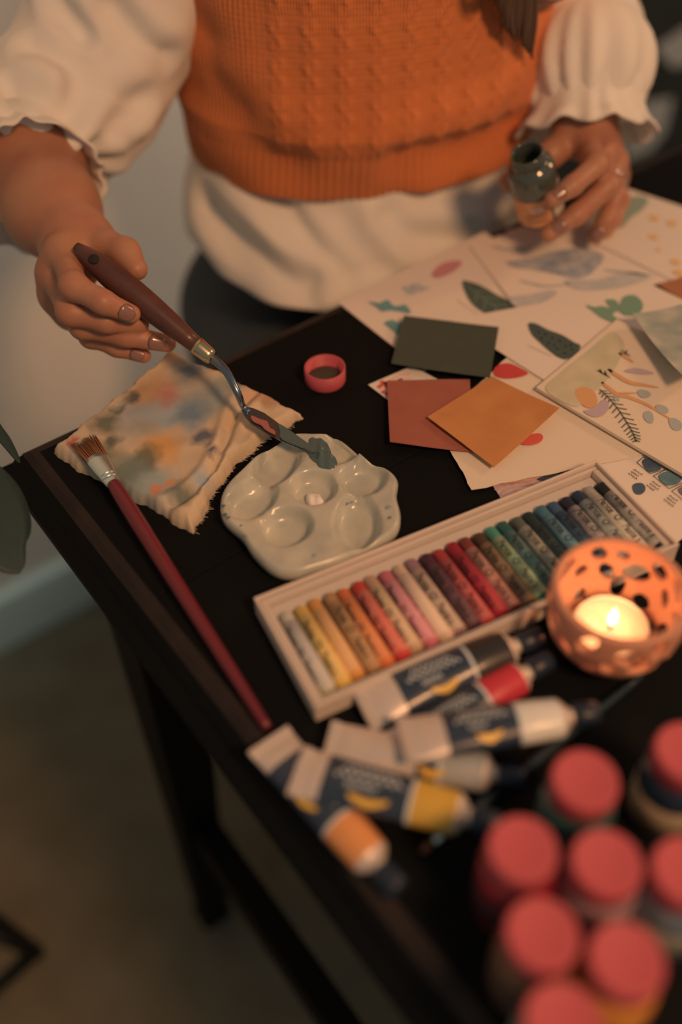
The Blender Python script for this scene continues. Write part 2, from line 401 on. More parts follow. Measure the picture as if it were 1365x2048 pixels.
# ================================================================ papers and cards on the table
M_paper = mat('white_paper', obs(203, 161, 124), 0.85, bump=(400, 0.08, 0.0006))
M_paper2 = mat('cream_paper', obs(201, 157, 116), 0.85, bump=(400, 0.08, 0.0006))
def sheet(name, q, h, thick, m, label, cat, group=None, lift=None, n=14, ragged=0.0, wav=0.0006, seed=0):
    """paper with four corners in order, lying h above the table; lift = heights added at the corners"""
    q = [A3(p) for p in q]; lift = lift or (0, 0, 0, 0); V = []; r = np.random.RandomState(seed + 11)
    for j in range(n):
        for i in range(n):
            a, b = i / (n - 1), j / (n - 1)
            p = q[0] * (1 - a) * (1 - b) + q[1] * a * (1 - b) + q[2] * a * b + q[3] * (1 - a) * b
            e = lift[0] * ((1 - a) * (1 - b)) ** 1.5 + lift[1] * (a * (1 - b)) ** 1.5 + lift[2] * (a * b) ** 1.5 + lift[3] * ((1 - a) * b) ** 1.5
            w = wav * (1 + math.sin(a * 5 + seed) * math.cos(b * 4 + seed * 2)) * 0.5
            if ragged and (i in (0, n - 1) or j in (0, n - 1)): p = p + np.append(r.normal(size=2) * ragged, 0)
            V.append((p[0], p[1], TZ + h + e + w))
    F = [tuple(f) for f in grid_faces(n, n)]
    lo = n * n; V2 = V + [(x, y, z - thick) for x, y, z in V]
    rim = [i for i in range(n)] + [i * n + n - 1 for i in range(1, n)] + [(n - 1) * n + i for i in range(n - 2, -1, -1)] + [i * n for i in range(n - 2, 0, -1)]
    F2 = F + [tuple(k + lo for k in reversed(f)) for f in F] + [(rim[(k + 1) % len(rim)], rim[k], rim[k] + lo, rim[(k + 1) % len(rim)] + lo) for k in range(len(rim))]
    o = mesh(name, V2, F2, m, None, False)
    bm = bmesh.new(); bm.from_mesh(o.data); bmesh.ops.recalc_face_normals(bm, faces=bm.faces); bm.to_mesh(o.data); bm.free()
    tag(o, label, cat, group); return o
G_p = 'painted papers on the table'; G_c = 'painted colour swatch cards'
E4 = 0.00022
def paint(nm, col, rough=0.8, var=None): return mat('paint_' + nm, obs(*col), rough, var=var)
def blot(parent, name, pts, m, sub=4): return prism(name, catmull(pts, sub, True), 0.0001, m, parent)
def strokes(parent, name, lines, width, m):
    V, F = merge([ribbon('s', catmull(l, 4), width) for l in lines]) if lines else ([], [])
    return mesh(name, V, [tuple(f) for f in F], m, parent, False)
def taper(parent, name, line, w, m):
    c = catmull(line, 5); k = len(c); V, F = ribbon('s', c, [w * (0.25 + 0.75 * math.sin(PI * min(1, 0.12 + 0.85 * i / (k - 1)))) for i in range(k)])
    return mesh(name, V, F, m, parent, False)
def scribble(parent, name, start, end, rows, gap, m, amp=0.0006, n=26, w=0.00026):
    """rows of tiny illegible handwriting between two points"""
    s, e = A3(start), A3(end); d = e - s; t = d / np.linalg.norm(d); p = np.array([t[1], -t[0], 0]); L = []
    for r in range(rows):
        f = random.uniform(0.7, 1.0)
        L.append([s + d * f * i / n + p * (r * gap + amp * math.sin(i * 2.3 + r) * (1 if i % 5 else 0.2)) for i in range(n + 1)])
    return strokes(parent, name, L, w, m)

ink = paint('ink', (58, 46, 36)); grey_ink = paint('soft_ink', (120, 98, 78))
# sheet with teal fish and the fan-shaped leaf, at the far left of the pile
p1 = sheet('painted_paper', [(0.2443, 0.0031, 0.74), (0.3899, 0.0063, 0.74), (0.3795, -0.0804, 0.74), (0.2425, -0.0954, 0.74)], 0.0005, 0.0003, M_paper, 'white sheet with teal shapes, pink blot and a dark fan-shaped leaf', 'painting', G_p, seed=1)
teal = paint('teal', (92, 116, 98)); blot(p1, 'teal_shape', [(0.2614, -0.0099, 0.7413), (0.2667, -0.0165, 0.7413), (0.2732, -0.0171, 0.7413), (0.2728, -0.0261, 0.7413), (0.2797, -0.0301, 0.7413), (0.2764, -0.0398, 0.7413), (0.2718, -0.033, 0.7413), (0.267, -0.0276, 0.7413), (0.2621, -0.0252, 0.7413), (0.2622, -0.0176, 0.7413)], teal)
blot(p1, 'teal_shape', [(0.255, -0.0369, 0.7413), (0.261, -0.038, 0.7413), (0.2632, -0.0435, 0.7413), (0.2684, -0.0439, 0.7413), (0.2594, -0.0516, 0.7413), (0.2538, -0.0529, 0.7413), (0.2541, -0.0436, 0.7413)], teal)
blot(p1, 'pink_blot', [(0.3195, -0.0123, 0.7413), (0.3319, -0.0071, 0.7413), (0.3427, -0.0089, 0.7413), (0.3476, -0.0147, 0.7413), (0.3368, -0.0196, 0.7413), (0.3253, -0.0203, 0.7413), (0.3185, -0.0181, 0.7413)], paint('pink', (178, 104, 88)))
scribble(p1, 'handwriting', (0.2903, -0.0133, 0.7413), (0.3096, -0.0159, 0.7413), 3, 0.004, paint('pale_blue', (150, 140, 124)), 0.002, 12, 0.001)
lf = blot(p1, 'painted_leaf', [(0.3307, -0.0337, 0.7413), (0.3356, -0.0393, 0.7413), (0.3384, -0.0497, 0.7413), (0.3391, -0.0623, 0.7413), (0.3405, -0.0728, 0.7413), (0.3355, -0.0843, 0.7413), (0.3252, -0.0911, 0.7413), (0.3194, -0.0849, 0.7413), (0.3179, -0.0747, 0.7413), (0.3174, -0.0621, 0.7413), (0.3214, -0.0496, 0.7413)], paint('dark_green', (66, 70, 52)))
strokes(p1, 'leaf_veins', [[(0.3299, -0.0374, 0.7415), (0.3283, -0.0633, 0.7415), (0.328, -0.0891, 0.7415)], [(0.3292, -0.049, 0.7415), (0.3367, -0.0542, 0.7415)], [(0.3289, -0.0575, 0.7415), (0.337, -0.0672, 0.7415)], [(0.3286, -0.0683, 0.7415), (0.3362, -0.0774, 0.7415)], [(0.329, -0.052, 0.7415), (0.3197, -0.0595, 0.7415)], [(0.3283, -0.0618, 0.7415), (0.3191, -0.0698, 0.7415)], [(0.3281, -0.0725, 0.7415), (0.3192, -0.082, 0.7415)]], 0.0005, paint('vein', (120, 116, 88)))
scribble(p1, 'handwriting', (0.3125, -0.0488, 0.7413), (0.3127, -0.0855, 0.7413), 1, 0.003, grey_ink)
# scrap behind the bottle
sheet('paper_scrap', [(0.3862, -0.0063, 0.74), (0.4161, -0.0057, 0.74), (0.4275, -0.0381, 0.74), (0.3811, -0.0529, 0.74)], 0.0012, 0.0003, M_paper2, 'small torn cream scrap behind the held bottle', 'paper', G_p, ragged=0.001, seed=2)
# blue wash sheet
p3 = sheet('painted_paper', [(0.3654, -0.0029, 0.74), (0.4655, -0.0173, 0.74), (0.4495, -0.1305, 0.74), (0.3375, -0.0859, 0.74)], 0.0019, 0.0003, M_paper, 'sheet with blue-grey wash strokes under the held bottle', 'painting', G_p, seed=3)
bl = paint('blue_wash', (172, 144, 118), var=(130, obs(112, 106, 100), 0.0)); bl2 = paint('pale_wash', (176, 146, 118), var=(120, obs(154, 134, 112), 0.2))
blot(p3, 'blue_wash', [(0.3723, -0.0374, 0.7427), (0.3886, -0.0446, 0.7427), (0.406, -0.0483, 0.7427), (0.4245, -0.0563, 0.7427), (0.4333, -0.0661, 0.7427), (0.434, -0.0771, 0.7427), (0.4229, -0.0835, 0.7427), (0.4052, -0.0876, 0.7427), (0.3963, -0.0837, 0.7427), (0.3886, -0.0708, 0.7427), (0.3789, -0.0546, 0.7427), (0.3721, -0.0457, 0.7427)], bl)
blot(p3, 'pale_wash', [(0.3425, -0.0715, 0.7427), (0.3558, -0.0783, 0.7427), (0.3714, -0.0829, 0.7427), (0.372, -0.0898, 0.7427), (0.3563, -0.0905, 0.7427), (0.3412, -0.0883, 0.7427), (0.3382, -0.0813, 0.7427)], bl2)
blot(p3, 'pale_wash', [(0.3888, -0.0809, 0.7427), (0.4057, -0.0946, 0.7427), (0.4299, -0.1017, 0.7427), (0.4401, -0.1166, 0.7427), (0.4207, -0.1148, 0.7427), (0.3993, -0.1055, 0.7427), (0.3863, -0.0934, 0.7427)], bl2)
for l in ([(0.3783, -0.0145, 0.7428), (0.3877, -0.0293, 0.7428), (0.4073, -0.0363, 0.7428)], [(0.4208, -0.0904, 0.7428), (0.4326, -0.1041, 0.7428), (0.4433, -0.1186, 0.7428)], [(0.3632, -0.0603, 0.7428), (0.372, -0.0772, 0.7428), (0.3879, -0.0868, 0.7428)]): taper(p3, 'brush_mark', l, 0.003, bl2)
# orange flowers sheet, far right
p4 = sheet('painted_paper', [(0.4392, -0.0347, 0.74), (0.5211, -0.0198, 0.74), (0.5515, -0.1298, 0.74), (0.4507, -0.1419, 0.74)], 0.0026, 0.0003, M_paper, 'white sheet with orange flowers and a green leaf, farthest right', 'painting', G_p, seed=4)
orr = paint('orange', (206, 138, 70)); lgreen = paint('sage', (128, 124, 92))
for k, (fx) in enumerate(([(0.4819, -0.0838, 0.7434)], [(0.4684, -0.1167, 0.7434)], [(0.5033, -0.0661, 0.7434)], [(0.5082, -0.0795, 0.7434)], [(0.4595, -0.1271, 0.7434)], [(0.471, -0.0982, 0.7434)])):
    c = A3(fx[0]); R = 0.0052 if k != 5 else 0.003
    pts = [c + R * (1 if i % 2 else 0.45) * np.array([math.cos(i * PI / 5), math.sin(i * PI / 5), 0]) for i in range(10)]
    prism('painted_flower', pts, 0.0001, orr, p4)
blot(p4, 'painted_leaf', [(0.4701, -0.0522, 0.7434), (0.4896, -0.0396, 0.7434), (0.5082, -0.0332, 0.7434), (0.5195, -0.0364, 0.7434), (0.5203, -0.0451, 0.7434), (0.5048, -0.052, 0.7434), (0.4889, -0.0544, 0.7434), (0.4734, -0.0596, 0.7434)], lgreen)
strokes(p4, 'painted_stem', [[(0.469, -0.0532, 0.7434), (0.4536, -0.0572, 0.7434), (0.4393, -0.0654, 0.7434)], [(0.4855, -0.0459, 0.7434), (0.4989, -0.0453, 0.7434), (0.5142, -0.0421, 0.7434)]], 0.0012, lgreen)
# rust card corner on the right edge
sheet('swatch_card', [(0.4354, -0.1272, 0.74), (0.4605, -0.1337, 0.74), (0.4619, -0.1589, 0.74), (0.4354, -0.1547, 0.74)], 0.0036, 0.0004, paint('rust_card', (150, 84, 48)), 'corner of a rust-brown card at the right edge among the papers', 'card', G_c, seed=5)
# begonia and monstera sheet
p5 = sheet('painted_paper', [(0.2902, -0.0652, 0.74), (0.4326, -0.1249, 0.74), (0.4393, -0.1901, 0.74), (0.296, -0.161, 0.74)], 0.0034, 0.0003, M_paper, 'white sheet with a spotted begonia leaf and a green monstera leaf', 'painting', G_p, seed=6)
dg = paint('begonia_green', (62, 64, 50)); mg = paint('monstera_green', (104, 116, 82))
blot(p5, 'painted_leaf', [(0.3293, -0.1038, 0.7442), (0.3337, -0.1067, 0.7442), (0.3355, -0.1176, 0.7442), (0.3387, -0.1273, 0.7442), (0.3392, -0.1377, 0.7442), (0.3397, -0.1437, 0.7442), (0.3308, -0.1476, 0.7442), (0.3225, -0.1478, 0.7442), (0.3196, -0.1428, 0.7442), (0.3198, -0.1333, 0.7442), (0.3212, -0.1233, 0.7442), (0.3232, -0.1135, 0.7442)], dg)
sp = []
for c in [(0.3284, -0.115, 0.7443), (0.3305, -0.1196, 0.7443), (0.3308, -0.1255, 0.7443), (0.3324, -0.1311, 0.7443), (0.3316, -0.1375, 0.7443), (0.3327, -0.1425, 0.7443), (0.325, -0.128, 0.7443), (0.3251, -0.1364, 0.7443), (0.3257, -0.1424, 0.7443), (0.3252, -0.1211, 0.7443), (0.3266, -0.1321, 0.7443), (0.3351, -0.1388, 0.7443)]:
    c = A3(c); sp.append(([c + 0.0009 * np.array([math.cos(i * PI / 3), math.sin(i * PI / 3), 0]) for i in range(6)], [(0, 1, 2, 3, 4, 5)]))
V, F = merge(sp); mesh('leaf_spots', V, F, paint('spot', (190, 172, 130)), p5, False)
scribble(p5, 'handwriting', (0.3125, -0.1206, 0.7442), (0.3173, -0.1423, 0.7442), 1, 0.003, grey_ink)
blot(p5, 'monstera_leaf', [(0.3765, -0.1132, 0.7442), (0.3796, -0.1188, 0.7442), (0.3846, -0.1213, 0.7442), (0.3875, -0.1267, 0.7442), (0.3918, -0.1179, 0.7442), (0.3973, -0.1223, 0.7442), (0.3951, -0.1282, 0.7442), (0.4044, -0.1234, 0.7442), (0.4118, -0.1262, 0.7442), (0.4107, -0.1347, 0.7442), (0.404, -0.1415, 0.7442), (0.3949, -0.1432, 0.7442), (0.3889, -0.1384, 0.7442), (0.3892, -0.1326, 0.7442), (0.3825, -0.1332, 0.7442), (0.3821, -0.1418, 0.7442), (0.3772, -0.1408, 0.7442), (0.3742, -0.131, 0.7442), (0.3751, -0.1212, 0.7442)], mg, 3)
# white sheet with red shapes at the left, under the rust card
p8a = sheet('painted_paper', [(0.204, -0.0832, 0.74), (0.2393, -0.0862, 0.74), (0.2525, -0.1577, 0.74), (0.2074, -0.1632, 0.74)], 0.0012, 0.0003, M_paper, 'white sheet with red strokes under the rust card', 'painting', G_p, seed=7)
red = paint('red', (192, 70, 50)); strokes(p8a, 'red_strokes', [[(0.2071, -0.09, 0.742), (0.2121, -0.0895, 0.742), (0.2125, -0.0943, 0.742)], [(0.2125, -0.0858, 0.742), (0.2139, -0.0909, 0.742)], [(0.2069, -0.0944, 0.742), (0.2083, -0.1006, 0.742)]], 0.0028, red)
strokes(p8a, 'pink_strokes', [[(0.2141, -0.0891, 0.742), (0.2262, -0.0889, 0.742), (0.2326, -0.0926, 0.742)], [(0.2129, -0.0927, 0.742), (0.2252, -0.0927, 0.742)], [(0.2203, -0.0908, 0.742), (0.2313, -0.0963, 0.742)]], 0.0016, paint('light_red', (208, 140, 108)))
p8 = sheet('painted_paper', [(0.2134, -0.1387, 0.74), (0.3086, -0.1175, 0.74), (0.2982, -0.2418, 0.74), (0.1924, -0.1977, 0.74)], 0.0022, 0.0003, M_paper2, 'large blank-looking sheet with red leaf shapes under the orange card', 'painting', G_p, ragged=0.0005, seed=8)
blot(p8, 'red_leaf', [(0.2773, -0.1249, 0.7432), (0.2843, -0.1232, 0.7432), (0.2903, -0.1266, 0.7432), (0.2927, -0.1359, 0.7432), (0.2926, -0.1417, 0.7432), (0.2857, -0.1409, 0.7432), (0.2775, -0.1363, 0.7432), (0.2741, -0.1303, 0.7432)], paint('leaf_red', (178, 52, 42)))
blot(p8, 'red_leaf', [(0.242, -0.1863, 0.7432), (0.2516, -0.1853, 0.7432), (0.2574, -0.1881, 0.7432), (0.2565, -0.1921, 0.7432), (0.2508, -0.1939, 0.7432), (0.2443, -0.191, 0.7432)], red)
# marbled strip peeking out between the sheet and the crayon tray
p10 = sheet('marbled_paper', [(0.2056, -0.2013, 0.74), (0.2432, -0.2165, 0.74), (0.234, -0.2331, 0.74), (0.2007, -0.2172, 0.74)], 0.0005, 0.0003, mat('marbled', obs(190, 150, 122), 0.7, var=(160, obs(150, 112, 96), 0.1)), 'strip of marbled paper between the crayon tray and the blank sheet', 'paper', G_p, seed=9)
strokes(p10, 'marbled_lines', [[(0.2035, -0.2055, 0.7414), (0.2115, -0.2056, 0.7414), (0.2226, -0.2111, 0.7414), (0.2372, -0.2173, 0.7414)], [(0.203, -0.2104, 0.7414), (0.2118, -0.2095, 0.7414), (0.2231, -0.2147, 0.7414), (0.2371, -0.2215, 0.7414)], [(0.2026, -0.2142, 0.7414), (0.2116, -0.214, 0.7414), (0.2234, -0.2186, 0.7414)]], 0.0009, paint('marble_line', (196, 110, 78)))
blot(p10, 'dark_wash', [(0.2296, -0.2145, 0.7414), (0.241, -0.2176, 0.7414), (0.2414, -0.2222, 0.7414), (0.2342, -0.2203, 0.7414)], paint('navy', (48, 50, 52)))
# paint swatch chart at the right of the tray
p9 = sheet('swatch_chart', [(0.2639, -0.2247, 0.74), (0.3005, -0.2397, 0.74), (0.303, -0.2978, 0.74), (0.2371, -0.2989, 0.74)], 0.0012, 0.0003, M_paper, 'paint swatch chart with boxed dark blue samples right of the tray', 'painting', G_p, seed=10)
nv = paint('swatch_navy', (74, 78, 76), var=(150, obs(50, 56, 58), 0.1)); nv2 = paint('swatch_teal', (96, 106, 96), var=(150, obs(70, 84, 80), 0.1))
for box_, fill, m in (([(0.286, -0.2421, 0.7421), (0.2927, -0.2413, 0.7421), (0.2958, -0.2569, 0.7421), (0.2852, -0.2534, 0.7421)], [(0.2896, -0.2433, 0.7421), (0.294, -0.244, 0.7421), (0.2941, -0.2534, 0.7421), (0.2908, -0.2546, 0.7421), (0.2857, -0.2522, 0.7421), (0.2866, -0.2475, 0.7421)], nv), ([(0.285, -0.2559, 0.7421), (0.2958, -0.2569, 0.7421), (0.2972, -0.2709, 0.7421), (0.2843, -0.2686, 0.7421)], [(0.2884, -0.2575, 0.7421), (0.2953, -0.2592, 0.7421), (0.2955, -0.2674, 0.7421), (0.2907, -0.2689, 0.7421), (0.2854, -0.2658, 0.7421), (0.2856, -0.2607, 0.7421)], nv2), ([(0.2839, -0.2708, 0.7421), (0.2962, -0.2717, 0.7421), (0.2962, -0.2846, 0.7421), (0.2831, -0.2815, 0.7421)], [(0.2875, -0.2727, 0.7421), (0.2939, -0.2736, 0.7421), (0.2943, -0.2806, 0.7421), (0.2866, -0.2797, 0.7421)], paint('swatch_plum', (112, 84, 78)))):
    strokes(p9, 'swatch_box', [box_[i:i + 2] if i < 3 else [box_[3], box_[0]] for i in range(4)], 0.0004, ink); blot(p9, 'paint_swatch', fill, m)
blot(p9, 'paint_blob', [(0.2689, -0.2538, 0.7421), (0.2729, -0.2538, 0.7421), (0.2752, -0.2567, 0.7421), (0.2724, -0.2607, 0.7421), (0.2673, -0.2614, 0.7421), (0.2655, -0.2584, 0.7421)], nv)
for a, b in ((((0.2802, -0.2446, 0.7421)), ((0.2808, -0.2526, 0.7421))), (((0.2813, -0.2583, 0.7421)), ((0.2813, -0.2667, 0.7421))), (((0.2802, -0.2721, 0.7421)), ((0.2802, -0.2803, 0.7421)))): scribble(p9, 'handwriting', a, b, 3, 0.0026, ink, 0.0008, 14)
# mushroom painting: a thick pad sheet
p6 = sheet('painted_paper', [(0.3781, -0.1405, 0.744), (0.2836, -0.1578, 0.744), (0.2969, -0.2798, 0.744), (0.3977, -0.2606, 0.744)], 0.0064, 0.0022, M_paper2, 'thick sheet painted with mushrooms and a fern, largest on the right', 'painting', G_p, wav=0.0004, seed=11)
h6 = 7.0
wash = paint('green_wash', (188, 150, 106), var=(60, obs(168, 138, 94), 0.2)); tan = paint('mushroom_orange', (192, 122, 70)); lav = paint('lavender', (168, 126, 110)); fern = paint('fern', (98, 88, 66)); cap_ = paint('grey_cap', (150, 132, 108))
blot(p6, 'green_wash', [(0.3646, -0.1485, 0.747), (0.3383, -0.1526, 0.747), (0.3047, -0.1579, 0.747), (0.2869, -0.163, 0.747), (0.2866, -0.1802, 0.747), (0.2919, -0.1881, 0.747), (0.3046, -0.1846, 0.747), (0.3181, -0.1828, 0.747), (0.3325, -0.1781, 0.747), (0.3459, -0.1723, 0.747), (0.3605, -0.1635, 0.747)], wash)
strokes(p6, 'hatching', [[(0.2868, -0.1631, 0.747), (0.2861, -0.1763, 0.747)], [(0.2959, -0.1621, 0.747), (0.2953, -0.1805, 0.747)], [(0.3044, -0.1605, 0.747), (0.3038, -0.1766, 0.747)], [(0.3134, -0.1585, 0.747), (0.3134, -0.1741, 0.747)], [(0.3221, -0.1568, 0.747), (0.3229, -0.1739, 0.747)], [(0.3315, -0.1555, 0.747), (0.3312, -0.1727, 0.747)], [(0.3416, -0.154, 0.747), (0.3412, -0.17, 0.747)], [(0.3507, -0.1523, 0.747), (0.3508, -0.1669, 0.747)]], 0.0006, paint('hatch', (150, 132, 92)))
blot(p6, 'mushroom_cap', [(0.2988, -0.1771, 0.7471), (0.304, -0.1756, 0.7471), (0.3082, -0.1777, 0.7471), (0.3093, -0.1836, 0.7471), (0.3048, -0.1912, 0.7471), (0.2996, -0.1944, 0.7471), (0.2948, -0.193, 0.7471), (0.2943, -0.1866, 0.7471)], tan)
blot(p6, 'mushroom_cup', [(0.2903, -0.1931, 0.7471), (0.295, -0.1945, 0.7471), (0.3025, -0.1943, 0.7471), (0.3073, -0.1932, 0.7471), (0.3087, -0.1962, 0.7471), (0.3046, -0.2008, 0.7471), (0.2972, -0.2034, 0.7471), (0.292, -0.2016, 0.7471), (0.2899, -0.1976, 0.7471)], lav)
for l, w in (([(0.3199, -0.1806, 0.7471), (0.3193, -0.1872, 0.7471), (0.3188, -0.1949, 0.7471), (0.3229, -0.2026, 0.7471), (0.326, -0.2155, 0.7471), (0.3268, -0.2329, 0.7471)], 0.0034), ([(0.3329, -0.1741, 0.7471), (0.3329, -0.182, 0.7471), (0.334, -0.1925, 0.7471), (0.3392, -0.1998, 0.7471), (0.3442, -0.207, 0.7471)], 0.0036), ([(0.3508, -0.167, 0.7471), (0.3515, -0.1716, 0.7471), (0.351, -0.1799, 0.7471)], 0.003), ([(0.3207, -0.1952, 0.7471), (0.3294, -0.2021, 0.7471)], 0.0016)): taper(p6, 'mushroom_stem', l, w, tan)
for l in ([(0.3311, -0.2011, 0.7471), (0.3342, -0.2016, 0.7471), (0.3363, -0.2064, 0.7471), (0.3338, -0.2094, 0.7471), (0.3294, -0.2084, 0.7471), (0.3284, -0.2051, 0.7471)], [(0.3192, -0.2174, 0.7471), (0.3224, -0.2187, 0.7471), (0.3207, -0.2233, 0.7471), (0.3153, -0.2273, 0.7471), (0.3136, -0.2248, 0.7471), (0.3152, -0.2201, 0.7471)], [(0.3289, -0.2178, 0.7471), (0.3325, -0.2188, 0.7471), (0.3333, -0.2238, 0.7471), (0.3297, -0.2269, 0.7471), (0.3258, -0.2238, 0.7471)], [(0.3251, -0.2316, 0.7471), (0.3294, -0.2326, 0.7471), (0.3292, -0.2384, 0.7471), (0.3237, -0.2422, 0.7471), (0.3206, -0.2385, 0.7471)], [(0.3141, -0.1962, 0.7471), (0.3175, -0.1965, 0.7471), (0.3156, -0.1999, 0.7471), (0.3126, -0.1993, 0.7471)]): blot(p6, 'mushroom_cap', l, cap_)
blot(p6, 'lavender_cap', [(0.3398, -0.1822, 0.7471), (0.3472, -0.1842, 0.7471), (0.3524, -0.1923, 0.7471), (0.3521, -0.196, 0.7471), (0.345, -0.1904, 0.7471)], lav)
spine = [(0.3137, -0.1846, 0.7471), (0.3124, -0.1923, 0.7471), (0.3091, -0.2038, 0.7471), (0.3034, -0.2172, 0.7471), (0.2986, -0.2268, 0.7471), (0.2947, -0.2327, 0.7471)]; fr = [spine]
c = catmull(spine, 3)
for i in range(1, len(c) - 1):
    t = c[i + 1] - c[i - 1]; t /= np.linalg.norm(t); s = np.array([-t[1], t[0], 0]); wl = 0.0052 * math.sin(PI * (0.15 + 0.8 * i / len(c)))
    for sd in (-1, 1): fr.append([c[i], c[i] + s * sd * wl + t * wl * 0.7])
strokes(p6, 'fern', fr, 0.0009, fern)
for l in ([(0.3263, -0.1702, 0.7471), (0.3268, -0.1758, 0.7471), (0.3274, -0.1815, 0.7471)], [(0.3286, -0.1707, 0.7471), (0.3261, -0.1752, 0.7471)], [(0.3296, -0.1741, 0.7471), (0.3269, -0.1784, 0.7471)], [(0.3542, -0.1656, 0.7471), (0.3546, -0.1741, 0.7471)], [(0.3576, -0.1683, 0.7471), (0.3523, -0.1709, 0.7471)]): taper(p6, 'sprig', l, 0.0013, fern)
# grey-green wash paper lifted over it
p7 = sheet('painted_paper', [(0.3795, -0.1509, 0.754), (0.4171, -0.1694, 0.754), (0.4045, -0.2171, 0.754), (0.3464, -0.2235, 0.754)], 0.011, 0.0004, mat('grey_green_wash', obs(118, 112, 90), 0.8, var=(55, obs(176, 146, 110), 0.05)), 'curling grey-green watercolour paper overlapping the mushroom sheet', 'painting', G_p, lift=(0.006, 0.010, 0.008, 0.012), seed=12)
# three swatch cards
M_sw = lambda n, c, c2: mat('card_' + n, obs(*c), 0.75, var=(45, obs(*c2), 0.3), bump=(250, 0.12, 0.0006))
sheet('swatch_card', [(0.266, -0.0445, 0.744), (0.31, -0.0946, 0.744), (0.2658, -0.1334, 0.744), (0.2261, -0.0799, 0.744)], 0.0052, 0.0005, M_sw('green', (62, 58, 40), (56, 54, 37)), 'dark green painted card lying farthest from the tray', 'card', G_c, lift=(0.001, 0.0, 0.003, 0.001), seed=13)
sheet('swatch_card', [(0.2141, -0.0906, 0.743), (0.2575, -0.1233, 0.743), (0.2132, -0.1757, 0.743), (0.1774, -0.1389, 0.743)], 0.0042, 0.0005, M_sw('rust', (146, 72, 48), (138, 64, 42)), 'rust-red painted card partly under the orange card', 'card', G_c, lift=(0.0005, 0, 0.0, 0.002), seed=14)
sheet('swatch_card', [(0.2696, -0.1315, 0.745), (0.2777, -0.1837, 0.745), (0.2123, -0.1947, 0.745), (0.2094, -0.1367, 0.745)], 0.0058, 0.0005, M_sw('orange', (182, 104, 50), (168, 94, 44)), 'orange painted card with a crayon-grained surface on top of the rust one', 'card', G_c, lift=(0.0, 0.004, 0.001, 0.002), seed=15)


# ================================================================ crayon tray with 25 oil pastels
U = A3((0.98406, -0.17782, 0)); Vv = A3((-0.17782, -0.98406, 0)); ZZ = A3((0, 0, 1)); O0 = A3((0.0415, -0.1932, 0.754)); O0[2] = TZ
def bp(u, v, z): return O0 + U * u + Vv * v + ZZ * z
M_card = mat('tray_cardboard', obs(194, 150, 114), 0.7, bump=(300, 0.1, 0.0005)); M_ins = mat('tray_plastic', obs(184, 144, 110), 0.45)
tray = thing('crayon_tray', tuple(bp(0.11, 0.037, 0)), 'shallow white cardboard tray holding a row of oil pastels', 'tray')
LU, LV, HT = 0.2205, 0.0745, 0.0140
def bbox(name, u0, u1, v0, v1, z0, z1, m, bv=0.0004): return boxo(name, bp((u0 + u1) / 2, (v0 + v1) / 2, (z0 + z1) / 2), u1 - u0, v1 - v0, z1 - z0, m, tray, (U, Vv, ZZ), bv)
bbox('bottom', 0, LU, 0, LV, 0.0, 0.002, M_card)
for a in ((0, LU, 0, 0.0016), (0, LU, LV - 0.0016, LV), (0, 0.0016, 0.0016, LV - 0.0016), (LU - 0.0016, LU, 0.0016, LV - 0.0016)): bbox('wall', *a, 0.002, HT, M_card)
for a in ((0.0022, LU - 0.0022, 0.0022, 0.0046), (0.0022, LU - 0.0022, LV - 0.0046, LV - 0.0022), (0.0022, 0.0062, 0.0046, LV - 0.0046), (LU - 0.0060, LU - 0.0022, 0.0046, LV - 0.0046)): bbox('insert_rim', *a, 0.002, 0.0118, M_ins, 0.0008)
bbox('insert_floor', 0.0066, LU - 0.0066, 0.0048, LV - 0.0048, 0.002, 0.0036, M_ins)
bbox('insert_step', 0.0066, LU - 0.0066, 0.0048, 0.0128, 0.0036, 0.0075, M_ins, 0.0012)
PAST = [  # stick, wrapper, lettering turned about the stick
    ((196, 160, 120), (172, 142, 116), 2.6, 'ivory'), ((212, 148, 62), (206, 150, 80), 2.2, 'yellow'), ((204, 122, 52), (205, 140, 84), 3.2, 'golden orange'), ((172, 112, 64), (164, 112, 66), 1.7, 'ochre'),
    ((202, 92, 42), (200, 112, 62), 2.4, 'orange'), ((190, 54, 38), (196, 100, 72), 2.5, 'scarlet red'), ((182, 126, 84), (196, 146, 98), 2.3, 'tan'), ((186, 86, 80), (198, 120, 104), 2.5, 'rose pink'),
    ((206, 150, 106), (208, 158, 116), 3.3, 'pale peach'), ((146, 94, 84), (182, 140, 100), 2.0, 'mauve'), ((74, 32, 36), (96, 56, 52), 1.9, 'plum'), ((168, 48, 42), (168, 74, 60), 1.9, 'coral red'),
    ((150, 28, 34), (150, 40, 42), 2.2, 'crimson'), ((122, 46, 36), (178, 112, 84), 1.8, 'reddish brown'), ((76, 46, 28), (132, 96, 62), 1.9, 'dark brown'), ((72, 122, 88), (162, 142, 92), 1.8, 'sea green'),
    ((36, 78, 64), (92, 102, 84), 1.7, 'deep teal'), ((88, 82, 62), (166, 138, 102), 1.6, 'olive grey'), ((26, 42, 36), (46, 54, 48), 1.6, 'bottle green'), ((68, 98, 94), (96, 112, 102), 1.6, 'blue green'),
    ((62, 76, 82), (44, 58, 60), 1.5, 'slate blue'), ((36, 34, 40), (164, 134, 108), 1.5, 'violet black'), ((36, 46, 56), (152, 134, 104), 1.5, 'navy'), ((162, 136, 104), (184, 150, 114), 1.5, 'light grey'), ((26, 30, 28), (156, 130, 104), 1.5, 'black')]
ORD = 'first second third fourth fifth sixth seventh eighth ninth tenth eleventh twelfth thirteenth fourteenth fifteenth sixteenth seventeenth eighteenth nineteenth twentieth twenty-first twenty-second twenty-third twenty-fourth twenty-fifth'.split()
TXT = text_data('Pentel Oil Pastels', 0.0064); TXT[0][:, 0] -= TXT[0][:, 0].min(); TW = TXT[0][:, 0].max()
